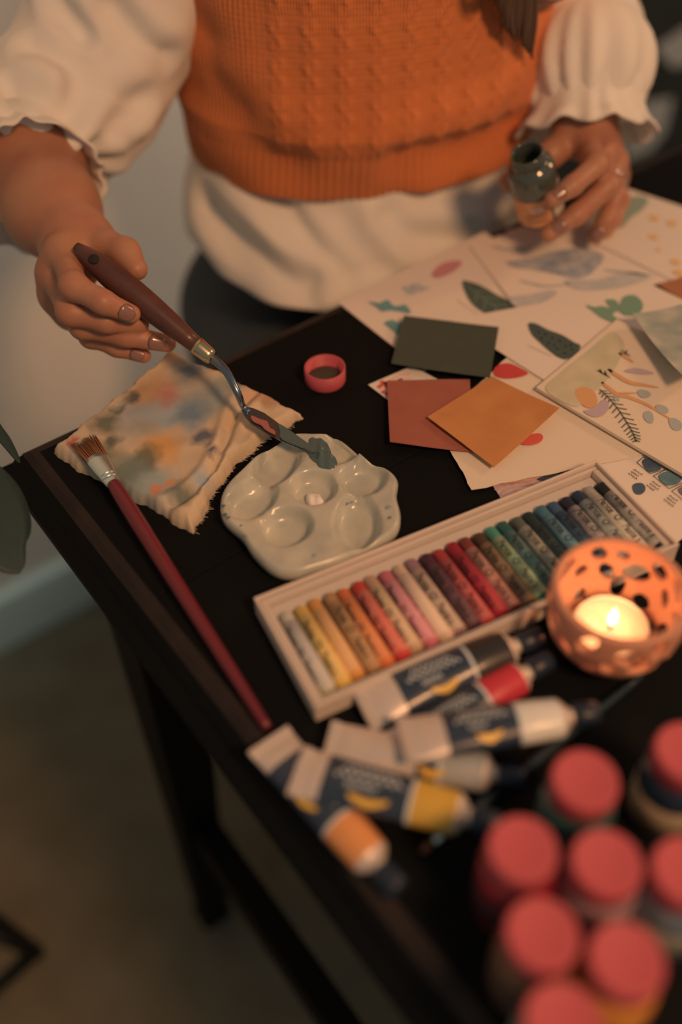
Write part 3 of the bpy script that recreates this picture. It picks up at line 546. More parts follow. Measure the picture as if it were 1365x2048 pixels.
M_txt = mat('black_print', obs(22, 18, 14), 0.7)
for i, (sc_, wc, rot, nm) in enumerate(PAST):
    u = 0.0117 + 0.0084 * i + 0.0005 * math.sin(i * 2.7); v0 = 0.0136 + 0.0006 * math.sin(i * 1.9); L = 0.0530; r = 0.00405
    base = bp(u, v0, 0.0036 + r); ax = Vv
    t = thing('oil_pastel', tuple(bp(u, v0 + L / 2, 0.0036)), nm + ' oil pastel stick, ' + ('leftmost' if i == 0 else 'rightmost' if i == 24 else ORD[i] + ' from the left') + ' in the tray', 'oil pastel', 'oil pastels in the tray')
    lathe('stick', [(0.0001, 0), (r - 0.0009, 0.0), (r - 0.0002, 0.0006), (r - 0.0001, L - 0.0006), (r - 0.0009, L), (0.0001, L)], base, ax, 20, mat('pastel_' + nm, obs(*sc_), 0.6, bump=(700, 0.3, 0.0006), var=(200, obs(*[c * 0.88 for c in sc_]), 0.3)), t)
    w0, w1 = (0.0085, 0.0525) if i > 8 else (0.0070, 0.0500)
    wm = mat('wrapper_' + nm, obs(*wc), 0.6, var=(180, obs(*[(a + b) / 2 for a, b in zip(wc, sc_)]), 0.25))
    lathe('wrapper', [(r - 0.0003, w0), (r + 0.0001, w0 + 0.00005), (r + 0.0001, w1), (r - 0.0003, w1 + 0.00005)], base, ax, 20, wm, t)
    fx, fy, fz = [A3(q) for q in frame(ax)]; ang0 = rot
    TV = []
    for x, y, _ in TXT[0]:
        h = w0 + 0.0035 + x * (0.036 / TW); a = ang0 - (y - 0.0022) / r
        # letters run down the stick; a = 0 looks up
        d = ZZ * math.sin(a) + U * math.cos(a); TV.append(base + ax * h + d * (r + 0.00022))
    mesh('lettering', TV, TXT[1], M_txt, t, False)

# ================================================================ ceramic palette
M_cer = mat('glazed_ceramic', obs(182, 150, 112), 0.24, coat=0.25, bump=(40, 0.05, 0.001), var=(60, obs(152, 130, 100), 0.25))
out = catmull([(0.1313, -0.0989, 0.751), (0.1434, -0.1074, 0.751), (0.1537, -0.1167, 0.751), (0.1552, -0.1315, 0.751), (0.1551, -0.1464, 0.751), (0.1589, -0.157, 0.751), (0.1586, -0.1695, 0.751), (0.1495, -0.1798, 0.751), (0.1414, -0.1934, 0.751), (0.1306, -0.2013, 0.751), (0.1115, -0.2008, 0.751), (0.0941, -0.1986, 0.751), (0.0801, -0.1948, 0.751), (0.0691, -0.1906, 0.751), (0.0615, -0.1811, 0.751), (0.06, -0.1646, 0.751), (0.0618, -0.1492, 0.751), (0.0606, -0.1323, 0.751), (0.0668, -0.1198, 0.751), (0.0765, -0.111, 0.751), (0.0938, -0.1044, 0.751), (0.1122, -0.0986, 0.751)], 4, True)
out = np.array(out); cen = out.mean(0); NT = len(out)
wells = [((0.1155, -0.1444, 0.746), .0135, .0135, 0), ((0.1114, -0.113, 0.746), .0205, .0125, 0.62), ((0.1469, -0.1261, 0.746), .015, .0125, 0.2), ((0.1432, -0.1563, 0.746), .0140, .0132, 0), ((0.1197, -0.1814, 0.746), .0205, .0125, .95), ((0.0857, -0.1595, 0.746), .0150, .0140, 0), ((0.0821, -0.1299, 0.746), .0165, .0125, 0.25)]
NR = 64; PV = []
def pal_h(p, rr):
    z = 0.0112 + 0.0008 * max(0, (rr - 0.75) / 0.2) * (rr < 0.95)
    if rr > 0.95: z = 0.0120 - 0.0032 * ((rr - 0.95) / 0.05) ** 2
    d = 0
    for c, a, b, an in wells:
        x, y = p[0] - c[0], p[1] - c[1]; ca, sa = math.cos(an), math.sin(an); x, y = x * ca + y * sa, -x * sa + y * ca
        q = math.sqrt((x / a) ** 2 + (y / b) ** 2)
        s = 1 / (1 + math.exp((q - 0.95) * 22)); d = max(d, s * (0.0084 + 0.0010 * (1 - min(1, q) ** 2)))
    return z - d
for j in range(NR):
    rr = (j / (NR - 1))
    for i in range(NT):
        p = cen + (out[i] - cen) * rr; PV.append((p[0], p[1], TZ + pal_h(p, rr)))
for rr, z in ((1.0, 0.006), (0.985, 0.003), (0.93, 0.0006), (0.88, 0.0004), (0.0, 0.0004)):
    for i in range(NT):
        p = cen + (out[i] - cen) * rr; PV.append((p[0], p[1], TZ + z))
pal = nmesh('paint_palette', PV, grid_faces(NT, NR + 5, True)[:, ::-1] if False else grid_faces(NT, NR + 5, True), M_cer)
tag(pal, 'pale grey ceramic flower-shaped palette with seven wells', 'palette')
bm = bmesh.new(); bm.from_mesh(pal.data); bmesh.ops.remove_doubles(bm, verts=bm.verts, dist=1e-6); bmesh.ops.recalc_face_normals(bm, faces=bm.faces); bm.to_mesh(pal.data); bm.free()
M_gp = mat('wet_green_paint', obs(72, 76, 62), 0.25, coat=0.3)
def dab(name, outline, h, m, parent, seed=0, z0=None):
    o = np.array(catmull(outline, 5, True)); c = o.mean(0); V = []; n = len(o); K = 9
    for j in range(K):
        f = j / (K - 1)
        P = c + (o - c) * f
        for p in P:
            z = p[2] + h * math.sqrt(max(0, 1 - f ** 2.4)) * (1 + 0.28 * math.sin(p[0] * 900 + seed) * math.cos(p[1] * 700 + seed)); V.append((p[0], p[1], z if f < 1 else p[2] - 0.003))
    ob = nmesh(name, V, grid_faces(n, K, True), m, parent)
    bm = bmesh.new(); bm.from_mesh(ob.data); bmesh.ops.remove_doubles(bm, verts=bm.verts, dist=1e-6); bmesh.ops.recalc_face_normals(bm, faces=bm.faces); bm.to_mesh(ob.data); bm.free(); return ob
g = dab('green_paint', [(0.134, -0.1086, 0.749), (0.14, -0.1077, 0.749), (0.1443, -0.1122, 0.749), (0.1445, -0.1198, 0.749), (0.1422, -0.1264, 0.749), (0.1406, -0.1306, 0.749), (0.1402, -0.1358, 0.749), (0.1346, -0.1427, 0.749), (0.1308, -0.1408, 0.749), (0.1267, -0.1354, 0.749), (0.1266, -0.1278, 0.749), (0.1273, -0.1201, 0.749), (0.1302, -0.113, 0.749)], 0.0045, M_gp, pal); g['label'] = 'dollop of dark green paint'
taper_pts = [(0.1371, -0.129, 0.754), (0.1359, -0.1351, 0.754), (0.1331, -0.142, 0.754)]
w = dab('white_paint', [(0.1114, -0.1419, 0.744), (0.1147, -0.1434, 0.744), (0.1179, -0.147, 0.744), (0.1174, -0.1522, 0.744), (0.115, -0.157, 0.744), (0.1111, -0.1564, 0.744), (0.1077, -0.1522, 0.744), (0.1084, -0.1472, 0.744)], 0.0030, mat('white_paint', obs(226, 196, 160), 0.3, coat=0.3), pal, 2); w['label'] = 'small dab of white paint'
M_spk = mat('dry_paint_speck', obs(70, 74, 70), 0.6); M_spb = mat('blue_paint_speck', obs(118, 118, 108), 0.6)
for x, y, s_, m in ((446,1012,.0016,M_spk),(449,1030,.0018,M_spk),(456,1034,.001,M_spk),(482,1051,.0008,M_spk),(487,1070,.0006,M_spk),(505,918,.001,M_spk),(777,1014,.0018,M_spb),(780,1035,.0010,M_spk),(788,965,.0006,M_spk),(630,1110,.0012,M_spb),(640,1100,.0008,M_spk)) if False else ():
    pass
for q, s_, m in (((0.0648, -0.126, 0.7525), .0016, M_spk), ((0.0617, -0.1325, 0.7525), .0019, M_spk), ((0.0625, -0.1355, 0.7525), .0012, M_spk), ((0.0649, -0.1447, 0.752), .0009, M_spk), ((0.0623, -0.1528, 0.7522), .0007, M_spk), ((0.0997, -0.1038, 0.7524), .0010, M_spk), ((0.139, -0.185, 0.7522), .0018, M_spb), ((0.1344, -0.192, 0.7524), .0011, M_spk), ((0.0847, -0.188, 0.7522), .0013, M_spb), ((0.125, -0.1686, 0.7514), .0014, M_spb)):
    q = A3(q); mesh('paint_speck', [q + s_ * np.array([math.cos(k * PI / 4) * (1 + .4 * math.sin(k * 3)), math.sin(k * PI / 4) * .7, 0]) for k in range(8)] + [q + np.array([0, 0, .0004])], [(k, (k + 1) % 8, 8) for k in range(8)], m, pal)

# ================================================================ painted rag
q = [A3((0.0094, -0.0133, 0.743)), A3((0.045, -0.1242, 0.743)), A3((0.1515, -0.0832, 0.744)), A3((0.1127, 0.0137, 0.754))]; NU, NV = 110, 96; RV = []; UV = []
def edge_noise(t, s): return 0.0010 * math.sin(t * 9 + s) + 0.0005 * math.sin(t * 23 + 2 * s) + 0.00025 * math.sin(t * 57 + s)
for j in range(NV):
    for i in range(NU):
        a, b = i / (NU - 1), j / (NV - 1)
        p = q[0] * (1 - a) * (1 - b) + q[1] * a * (1 - b) + q[2] * a * b + q[3] * (1 - a) * b
        # the edge by the palette bows in, the far edge bows out
        p = p + (q[0] - q[1]) / np.linalg.norm(q[0] - q[1]) * 0.012 * math.sin(PI * b) * a ** 3
        p = p + (q[3] - q[0]) / np.linalg.norm(q[3] - q[0]) * edge_noise(a * 2, 1) * abs(2 * b - 1) ** 6 + (q[1] - q[0]) / np.linalg.norm(q[1] - q[0]) * edge_noise(b * 3, 4) * abs(2 * a - 1) ** 5
        e = min(a, 1 - a, b, 1 - b); lift = 0.0075 * min(1, e / 0.035) ** 0.5
        wv = 0.0016 * math.sin(a * 6 + b * 2) * math.cos(b * 4 - a * 2) + 0.0006 * math.sin(a * 13 + b * 9) + 0.0002 * math.sin(a * 30 - b * 25)
        d = abs((a - 0.80) - 0.12 * math.sin(b * 5)) ; wv -= 0.0030 * math.exp(-(d / 0.03) ** 2) - 0.0022 * math.exp(-((d - 0.07) / 0.04) ** 2)
        RV.append((p[0], p[1], p[2] - 0.0025 + lift + wv * min(1, e / 0.05))); UV.append((a, b))
n0 = len(RV); Fq = grid_faces(NU, NV)
rimi = [i for i in range(NU)] + [j * NU + NU - 1 for j in range(1, NV)] + [(NV - 1) * NU + i for i in range(NU - 2, -1, -1)] + [j * NU for j in range(NV - 2, 0, -1)]
RV2 = RV + [(x, y, z - 0.0022) for x, y, z in RV]; UV2 = UV + UV
Fq = np.concatenate([Fq, Fq[:, ::-1] + n0, np.array([(rimi[(k + 1) % len(rimi)], rimi[k], rimi[k] + n0, rimi[(k + 1) % len(rimi)] + n0) for k in range(len(rimi))])])
M_rag = bpy.data.materials.new('paint_stained_cloth'); M_rag.use_nodes = True; nt = M_rag.node_tree; b = nt.nodes['Principled BSDF']; b.inputs['Roughness'].default_value = 0.9
tc = nt.nodes.new('ShaderNodeTexCoord'); mp = nt.nodes.new('ShaderNodeMapping'); mp.inputs['Scale'].default_value = (1, 1.3, 1); nt.links.new(tc.outputs['UV'], mp.inputs['Vector'])
def rn(scale, detail, off, dist=0.6):
    m2 = nt.nodes.new('ShaderNodeMapping'); m2.inputs['Location'].default_value = off; nt.links.new(mp.outputs['Vector'], m2.inputs['Vector'])
    n = nt.nodes.new('ShaderNodeTexNoise'); n.inputs['Scale'].default_value = scale; n.inputs['Detail'].default_value = detail; n.inputs['Distortion'].default_value = dist
    nt.links.new(m2.outputs['Vector'], n.inputs['Vector']); return n.outputs['Fac']
def over(col, color, fac, lo, hi):
    r = nt.nodes.new('ShaderNodeMapRange'); r.inputs['From Min'].default_value = lo; r.inputs['From Max'].default_value = hi; r.inputs['To Max'].default_value = 0.85; nt.links.new(fac, r.inputs['Value'])
    mx = nt.nodes.new('ShaderNodeMix'); mx.data_type = 'RGBA'; nt.links.new(r.outputs['Result'], mx.inputs['Factor'])
    if isinstance(col, tuple): mx.inputs['A'].default_value = col
    else: nt.links.new(col, mx.inputs['A'])
    mx.inputs['B'].default_value = color; return mx.outputs['Result']
col = obs(190, 142, 98)
STAINS = [(0.341, 0.540, 0.297, (132, 124, 108)), (0.619, 0.085, 0.219, (128, 124, 104)), (0.524, 0.783, 0.188, (126, 116, 96)), (0.231, 0.902, 0.150, (84, 86, 80)), (0.039, 0.941, 0.081, (184, 116, 68)), (0.151, 0.640, 0.156, (172, 114, 68)), (0.272, 0.685, 0.100, (166, 92, 66)), (0.127, 0.313, 0.113, (84, 78, 56)), (0.101, 0.541, 0.069, (66, 60, 46)), (0.288, 0.101, 0.125, (112, 100, 72)), (0.505, 0.345, 0.156, (194, 120, 52)), (0.505, 0.220, 0.106, (84, 74, 48)), (0.475, 0.088, 0.138, (96, 92, 70)), (0.679, 0.515, 0.081, (62, 64, 68)), (0.824, 0.460, 0.050, (56, 60, 66)), (0.857, 0.137, 0.100, (84, 82, 62)), (0.703, 0.077, 0.056, (192, 102, 56)), (0.669, 0.946, 0.131, (184, 122, 82)), (0.523, 0.951, 0.094, (104, 98, 76)), (0.810, 0.946, 0.069, (152, 98, 60)), (0.902, 0.292, 0.081, (136, 130, 114)), (0.085, 0.091, 0.037, (172, 70, 54)), (0.273, 0.228, 0.069, (72, 68, 52)), (0.505, 0.618, 0.125, (96, 100, 96)), (0.353, 0.400, 0.094, (150, 120, 90)), (0.714, 0.682, 0.106, (180, 130, 86)), (0.725, 0.168, 0.044, (190, 110, 60)), (0.112, 0.436, 0.050, (90, 84, 62))]
wn = nt.nodes.new('ShaderNodeTexNoise'); wn.inputs['Scale'].default_value = 7; wn.inputs['Detail'].default_value = 6; nt.links.new(tc.outputs['UV'], wn.inputs['Vector'])
ws = nt.nodes.new('ShaderNodeVectorMath'); ws.operation = 'MULTIPLY_ADD'; ws.inputs[1].default_value = (0.20, 0.20, 0); nt.links.new(wn.outputs['Color'], ws.inputs[0])
w0_ = nt.nodes.new('ShaderNodeVectorMath'); w0_.operation = 'SUBTRACT'; w0_.inputs[1].default_value = (0.1, 0.1, 0); nt.links.new(tc.outputs['UV'], w0_.inputs[0]); nt.links.new(w0_.outputs[0], ws.inputs[2])
for su, sv, sr, c in STAINS:
    ds = nt.nodes.new('ShaderNodeVectorMath'); ds.operation = 'DISTANCE'; ds.inputs[1].default_value = (su, sv, 0); nt.links.new(ws.outputs[0], ds.inputs[0])
    col = over(col, obs(*c), ds.outputs['Value'], sr * 1.15, sr * 0.35)
nt.links.new(col, b.inputs['Base Color'])
fb = nt.nodes.new('ShaderNodeTexNoise'); fb.inputs['Scale'].default_value = 260; nt.links.new(tc.outputs['UV'], fb.inputs['Vector'])
bn = nt.nodes.new('ShaderNodeBump'); bn.inputs['Strength'].default_value = 0.35; bn.inputs['Distance'].default_value = 0.001; nt.links.new(fb.outputs['Fac'], bn.inputs['Height']); nt.links.new(bn.outputs['Normal'], b.inputs['Normal'])
rag = nmesh('painting_rag', RV2, Fq, M_rag, uv=UV2); tag(rag, 'folded cotton rag covered in blue, green and orange paint stains', 'rag')
fr = []
for b_ in np.linspace(0.02, 0.98, 90):
    p = A3(RV[int(b_ * (NV - 1)) * NU + NU - 1]); d = A3((random.uniform(.3, 1), random.uniform(-1, .2), random.uniform(-.6, .2))); d /= np.linalg.norm(d)
    fr.append(tube_data([p - d * 0.002, p + d * random.uniform(.001, .0035)], 0.0002, 4))
V, F = merge(fr); mesh('frayed_threads', V, F, mat('thread', obs(180, 140, 104), 0.9), rag)['kind'] = 'stuff'

# ================================================================ flat brush lying across the rag
br = thing('paintbrush', (0.0165, -0.1664, 0.74), 'flat paintbrush with a long dark red handle resting on the rag', 'paintbrush')
b0, b1, b2, b3 = A3((0.026, -0.0285, 0.753)), A3((0.0259, -0.0445, 0.7525)), A3((0.024, -0.0691, 0.7515)), A3((0.0062, -0.2576, 0.745))
dirb = (b3 - b2) / np.linalg.norm(b3 - b2)
f1 = tube_data(catmull([b1, b1 * .5 + b2 * .5, b2, b2 + dirb * .002], 3), [.0070, .0068, .0064, .006, .0054, .005, .0045, .0042, .0041, .0041], 16, True, (ZZ, 0.45)); 
fer = mesh('ferrule', f1[0], f1[1], mat('nickel', obs(190, 172, 150), 0.28, metal=0.9), br)
for k in (0.006, 0.009):
    p = b2 - dirb * k + dirb * 0.002; tube('crimp_ring', [p - dirb * .0006, p, p + dirb * .0006], [.0042, .0050, .0042], MATS['nickel'], fer, 16, (ZZ, 0.75))
hb = []
sideb = np.cross(dirb, ZZ); sideb /= np.linalg.norm(sideb)
for k in range(150):
    s_ = random.uniform(-1, 1); z_ = random.uniform(-1, 1); st_ = b1 + sideb * s_ * .0066 + ZZ * z_ * .0026 + dirb * .002
    en = b0 + sideb * s_ * (.0078 + .001 * z_) + ZZ * z_ * .0015 - dirb * random.uniform(-.001, .0035); hb.append(tube_data([st_, st_ * .4 + en * .6 + ZZ * .0004, en], [.00035, .0003, .0001], 4))
V, F = merge(hb); mesh('bristles', V, F, mat('sable_hair', obs(120, 66, 34), 0.5), br)['kind'] = 'stuff'
hp = [b2 + dirb * .001, b2 + dirb * .012, b2 + dirb * .035, b2 + (b3 - b2) * .45, b2 + (b3 - b2) * .8, b3]
tube('handle', catmull(hp, 5), np.interp(np.linspace(0, 1, 26), [0, .2, .4, .6, .8, 1], [.0040, .0046, .0048, .0042, .0032, .0022]), mat('red_lacquer', obs(98, 24, 26), 0.35, coat=0.3), br, 16)

# ================================================================ palette knife
kn = thing('palette_knife', (0.1168, -0.0359, 0.76), 'palette knife with reddish wooden handle held over the palette', 'palette knife')
kF, kB = A3((0.1128, -0.0431, 0.785)), A3((0.0774, 0.0459, 0.833)); ka = (kB - kF); kL = np.linalg.norm(ka); ka /= kL
rad = [.0052, .0058, .0068, .0076, .0082, .0086, .0088, .0087, .0082, .0072, .0056, .003]
pr = [kF + ka * .010 + ka * (kL - .010) * t for t in np.linspace(0, 1, 12)]
M_kw = mat('knife_wood', obs(84, 42, 29), 0.4, coat=0.12, bump=(120, 0.15, 0.0006), var=(60, obs(62, 32, 23), 0.3))
tube('handle', pr, rad, M_kw, kn, 24)
hole = kF + ka * (kL - .016); sd = A3((-.35, -.45, .82))
sd = sd - ka * sd.dot(ka); sd /= np.linalg.norm(sd)
lathe('hang_hole', [(0.0, .0004), (.0026, .0005), (.0030, .0002), (.0032, -.0006)], hole + sd * .0079, sd, 16, mat('hole_dark', obs(24, 18, 14), 0.8), kn)
M_brass = mat('brass', obs(196, 150, 96), 0.25, metal=1.0); M_steel = mat('knife_steel', obs(120, 110, 96), 0.28, metal=1.0)
tube('ferrule', [kF - ka * .001, kF + ka * .002, kF + ka * .009, kF + ka * .0115], [.0044, .0050, .0055, .0056], M_brass, kn, 20)
nk = A3((0.1155, -0.0719, 0.761)); tp = A3((0.131, -0.1247, 0.754)); bd = (tp - nk) / np.linalg.norm(tp - nk)
sh = catmull([kF, A3((0.1145, -0.057, 0.782)), A3((0.1136, -0.0699, 0.774)), A3((0.1155, -0.0712, 0.763)), nk + bd * .004], 6)
tube('shank', sh, np.interp(np.linspace(0, 1, len(sh)), [0, .7, 1], [.0028, .0021, .0018]), M_steel, kn, 12)
wd = np.cross(bd, ZZ); wd /= np.linalg.norm(wd); up_ = np.cross(wd, bd); bl_ = np.linalg.norm(tp - nk)
ol = [(0, .0022), (.08, .0045), (.2, .0062), (.35, .0060), (.6, .0046), (.85, .0026), (1.0, .0006)]
pts = [nk + bd * bl_ * t + wd * w_ - up_ * .004 * math.sin(PI * t) * .5 for t, w_ in ol] + [nk + bd * bl_ * t - wd * w_ - up_ * .004 * math.sin(PI * t) * .5 for t, w_ in reversed(ol)]
prism('blade', pts, 0.0006, M_steel, kn, up=tuple(up_))
def onb(t, s, h=.0012): return nk + bd * bl_ * t + wd * s - up_ * .004 * math.sin(PI * t) * .5 + up_ * h
prism('red_paint_smear', catmull([onb(.14, .002), onb(.2, .0046), onb(.3, .0036), onb(.38, .0046), onb(.5, .0038), onb(.46, .0014), onb(.4, .0016), onb(.32, -.0012), onb(.24, .0004)], 4, True), 0.0008, mat('wet_red_paint', obs(150, 76, 56), 0.25, coat=0.3), kn, up=tuple(up_))
prism('green_paint_smear', catmull([onb(.45, -.0045), onb(.52, .0), onb(.6, .004), onb(.85, .0024), onb(1.0, .001), onb(1.0, -.001), onb(.8, -.003)], 4, True), 0.0012, M_gp, kn, up=tuple(up_))

# ================================================================ pink bottle caps and bottles
M_cap = mat('pink_cap_plastic', obs(172, 66, 58), 0.5, spec=0.3); M_capin = mat('cap_paint', obs(60, 52, 36), 0.5)
def cap_profile(r=.0136, h=.0118): return [(0.0, 0.0), (r - .0016, 0.0), (r - .0004, .0004), (r, .0018), (r, h), (r - .0012, h), (r - .0014, .0022), (0, .0020)]
lid = thing('bottle_cap', (0.1894, -0.0544, 0.74), 'pink bottle cap lying upside down on the bare table', 'cap')
lc = A3((0.1852, -0.0609, 0.7518)); lc[2] = TZ
lathe('shell', cap_profile(), lc, n=56, m=M_cap, parent=lid)
lathe('paint_film', [(0, .0040), (.0098, .0038), (.0120, .0030), (.0122, .0022)], lc, n=40, m=M_capin, parent=lid)
def bottle_profile(hb=.046):
    return [(0, 0), (.0130, 0), (.0150, .0012), (.0156, .004), (.0156, hb - .010), (.0150, hb - .005), (.0125, hb - .0012), (.0114, hb), (.0114, hb + .0008)]
JAR = [((0.0808, -0.3836, 0.798), (46, 74, 58), (54, 66, 52), 'pink-capped bottle of dark green paint, nearest the paint tubes', 1), ((0.1233, -0.4005, 0.798), (34, 40, 46), (150, 112, 76), 'pink-capped navy bottle with a tan label at the right edge, behind', 2),
       ((0.0406, -0.3891, 0.798), (140, 24, 26), (60, 22, 20), 'pink-capped bottle of red paint, leftmost of the group', 3), ((0.0621, -0.4125, 0.798), (150, 104, 92), (130, 92, 80), 'pink-capped bottle of pale pink paint in the middle of the group', 4),
       ((0.084, -0.4333, 0.798), (98, 96, 88), (120, 100, 76), 'pink-capped bottle of grey paint at the right edge', 5), ((0.024, -0.4166, 0.798), (112, 66, 36), (76, 46, 30), 'pink-capped bottle of brown paint between the red and orange ones', 6),
       ((0.0413, -0.4413, 0.798), (206, 112, 40), (170, 92, 40), 'pink-capped bottle of orange paint near the lower right corner', 7), ((0.0085, -0.4423, 0.798), (120, 104, 80), (96, 84, 66), 'pink-capped bottle cut off by the bottom edge', 8)]
for pos, cb, cl, lb, k in JAR:
    p = A3(pos); p[2] = TZ; t = thing('paint_bottle', tuple(p), lb, 'bottle', 'pink-capped paint bottles')
    lathe('bottle', bottle_profile(), p, n=40, m=mat('bottle_paint_%d' % k, obs(*cb), 0.15, coat=0.5), parent=t)
    lathe('label', [(.0156, .008), (.01585, .0081), (.01585, .030), (.0156, .0301)], p, n=40, m=mat('bottle_label_%d' % k, obs(*cl), 0.5), parent=t)
    prof = [(.0128, .046), (.0136, .0462), (.0136, .0560), (.0131, .0576), (.0122, .0580), (.0118, .0578), (0, .0577)]
    lathe('cap', prof, p, n=48, m=M_cap, parent=t)
    rb = [box_data(p + A3((math.cos(a) * .0136, math.sin(a) * .0136, .0508)), .0006, .0007, .0085, (A3((math.cos(a), math.sin(a), 0)), A3((-math.sin(a), math.cos(a), 0)), ZZ)) for a in np.linspace(0, 2 * PI, 41)[:-1]]
    V, F = merge(rb); mesh('cap_ribs', V, F, M_cap, t, False)

# ================================================================ candle bowl
bc = A3((0.1729, -0.3217, 0.787)); bc[2] = TZ
def bowl_r(z): return np.interp(z, [0, .003, .010, .020, .032, .042, .048], [.014, .0185, .0265, .0318, .0338, .0336, .0328])
M_bowl = mat('pierced_ceramic', obs(182, 112, 74), 0.6, sss=0.35, bump=(90, 0.1, 0.001)); M_bowl.node_tree.nodes['Principled BSDF'].inputs['Subsurface Scale'].default_value = 0.006
fb_ = Field(bc + A3((-.038, -.038, -.001)), bc + A3((.038, .038, .052)), 0.00085)
sl, X, Y, Z = fb_.sub(fb_.lo, fb_.lo + fb_.h * (fb_.n - 1))
rr = np.sqrt((X - bc[0]) ** 2 + (Y - bc[1]) ** 2); zz = Z - TZ
wall_ = np.abs(rr - (np.interp(zz, [0, .003, .010, .020, .032, .042, .048], [.014, .0185, .0265, .0318, .0338, .0336, .0328]) - .0018)) - .0018
base_ = np.maximum(rr - .0185, np.abs(zz - .002) - .002)
f = np.maximum(wall_, np.maximum(zz - .048, .0005 - zz)); f = np.minimum(f, base_)
holes = []
for row, (z, n_, s_) in enumerate(((.0372, 11, .0050), (.0258, 11, .0052), (.0150, 9, .0040), (.0085, 7, .0020))):
    for k in range(n_):
        a = 2 * PI * (k + 0.5 * (row % 2)) / n_ + 0.10 * math.sin(k * 2.1 + row); holes.append((a, z + .0018 * math.sin(k * 3.3 + row * 2), s_ * (1 + .28 * math.sin(k * 4.7 + row * 1.3)), 1 + .35 * math.sin(k * 2.9 + row)))
ang = np.arctan2(Y - bc[1], X - bc[0])
for a, z, s_, asp in holes:
    da = (ang - a + PI) % (2 * PI) - PI; R = float(bowl_r(z))
    hx = da * R; hz = (Z - TZ - z); sk = 0.4 * math.sin(a * 5)
    hd = (np.sqrt(((hx + sk * hz) / s_ / asp ** .5) ** 2 + (hz / s_ * asp ** .5) ** 2) - 1) * s_
    hd = np.where(rr > R * 0.5, hd, 1.0); f = np.maximum(f, -hd)
fb_.F[sl] = f
V, Q = fb_.mesh(2); bowl = nmesh('candle_bowl', V, Q, M_bowl); tag(bowl, 'pierced terracotta-toned candle bowl glowing orange inside', 'candle holder')
cn = thing('tealight', tuple(bc + ZZ * .0042), 'lit white tealight glowing inside the pierced bowl', 'candle')
cb_ = bc + ZZ * .0042; tr = .0182
lathe('cup', [(0, 0), (tr, 0), (tr + .0006, .0006), (tr + .0006, .0135), (tr + .0003, .0138), (tr, .0134), (tr, .0008), (0, .0006)], cb_, n=48, m=mat('tealight_cup', obs(206, 186, 160), 0.35, metal=0.8), parent=cn)
lathe('wax', [(tr - .0004, .0009), (tr - .0003, .0118), (tr - .0012, .0114), (.006, .0108), (0, .0105)], cb_, n=48, m=mat('white_wax', (0.85, 0.80, 0.72, 1), 0.4, sss=0.6), parent=cn)
tube('wick', [cb_ + ZZ * .010, cb_ + ZZ * .0135, cb_ + A3((.0006, 0, .016))], .0006, mat('charred_wick', obs(28, 22, 18), 0.9), cn, 8)
lathe('flame', [(0, .0140), (.0014, .0155), (.0022, .0180), (.0018, .0215), (.0008, .0250), (0, .0275)], cb_, n=16, m=mat('flame', (1, .6, .2, 1), 0.5, emit=((1.0, 0.80, 0.52, 1), 4.0)), parent=cn)
ld = bpy.data.lights.new('candle_light', 'POINT'); ld.energy = 0.046; ld.color = (1.0, 0.34, 0.11); ld.shadow_soft_size = 0.004
lo_ = bpy.data.objects.new('candle_light', ld); C.objects.link(lo_); lo_.location = tuple(cb_ + ZZ * .024)

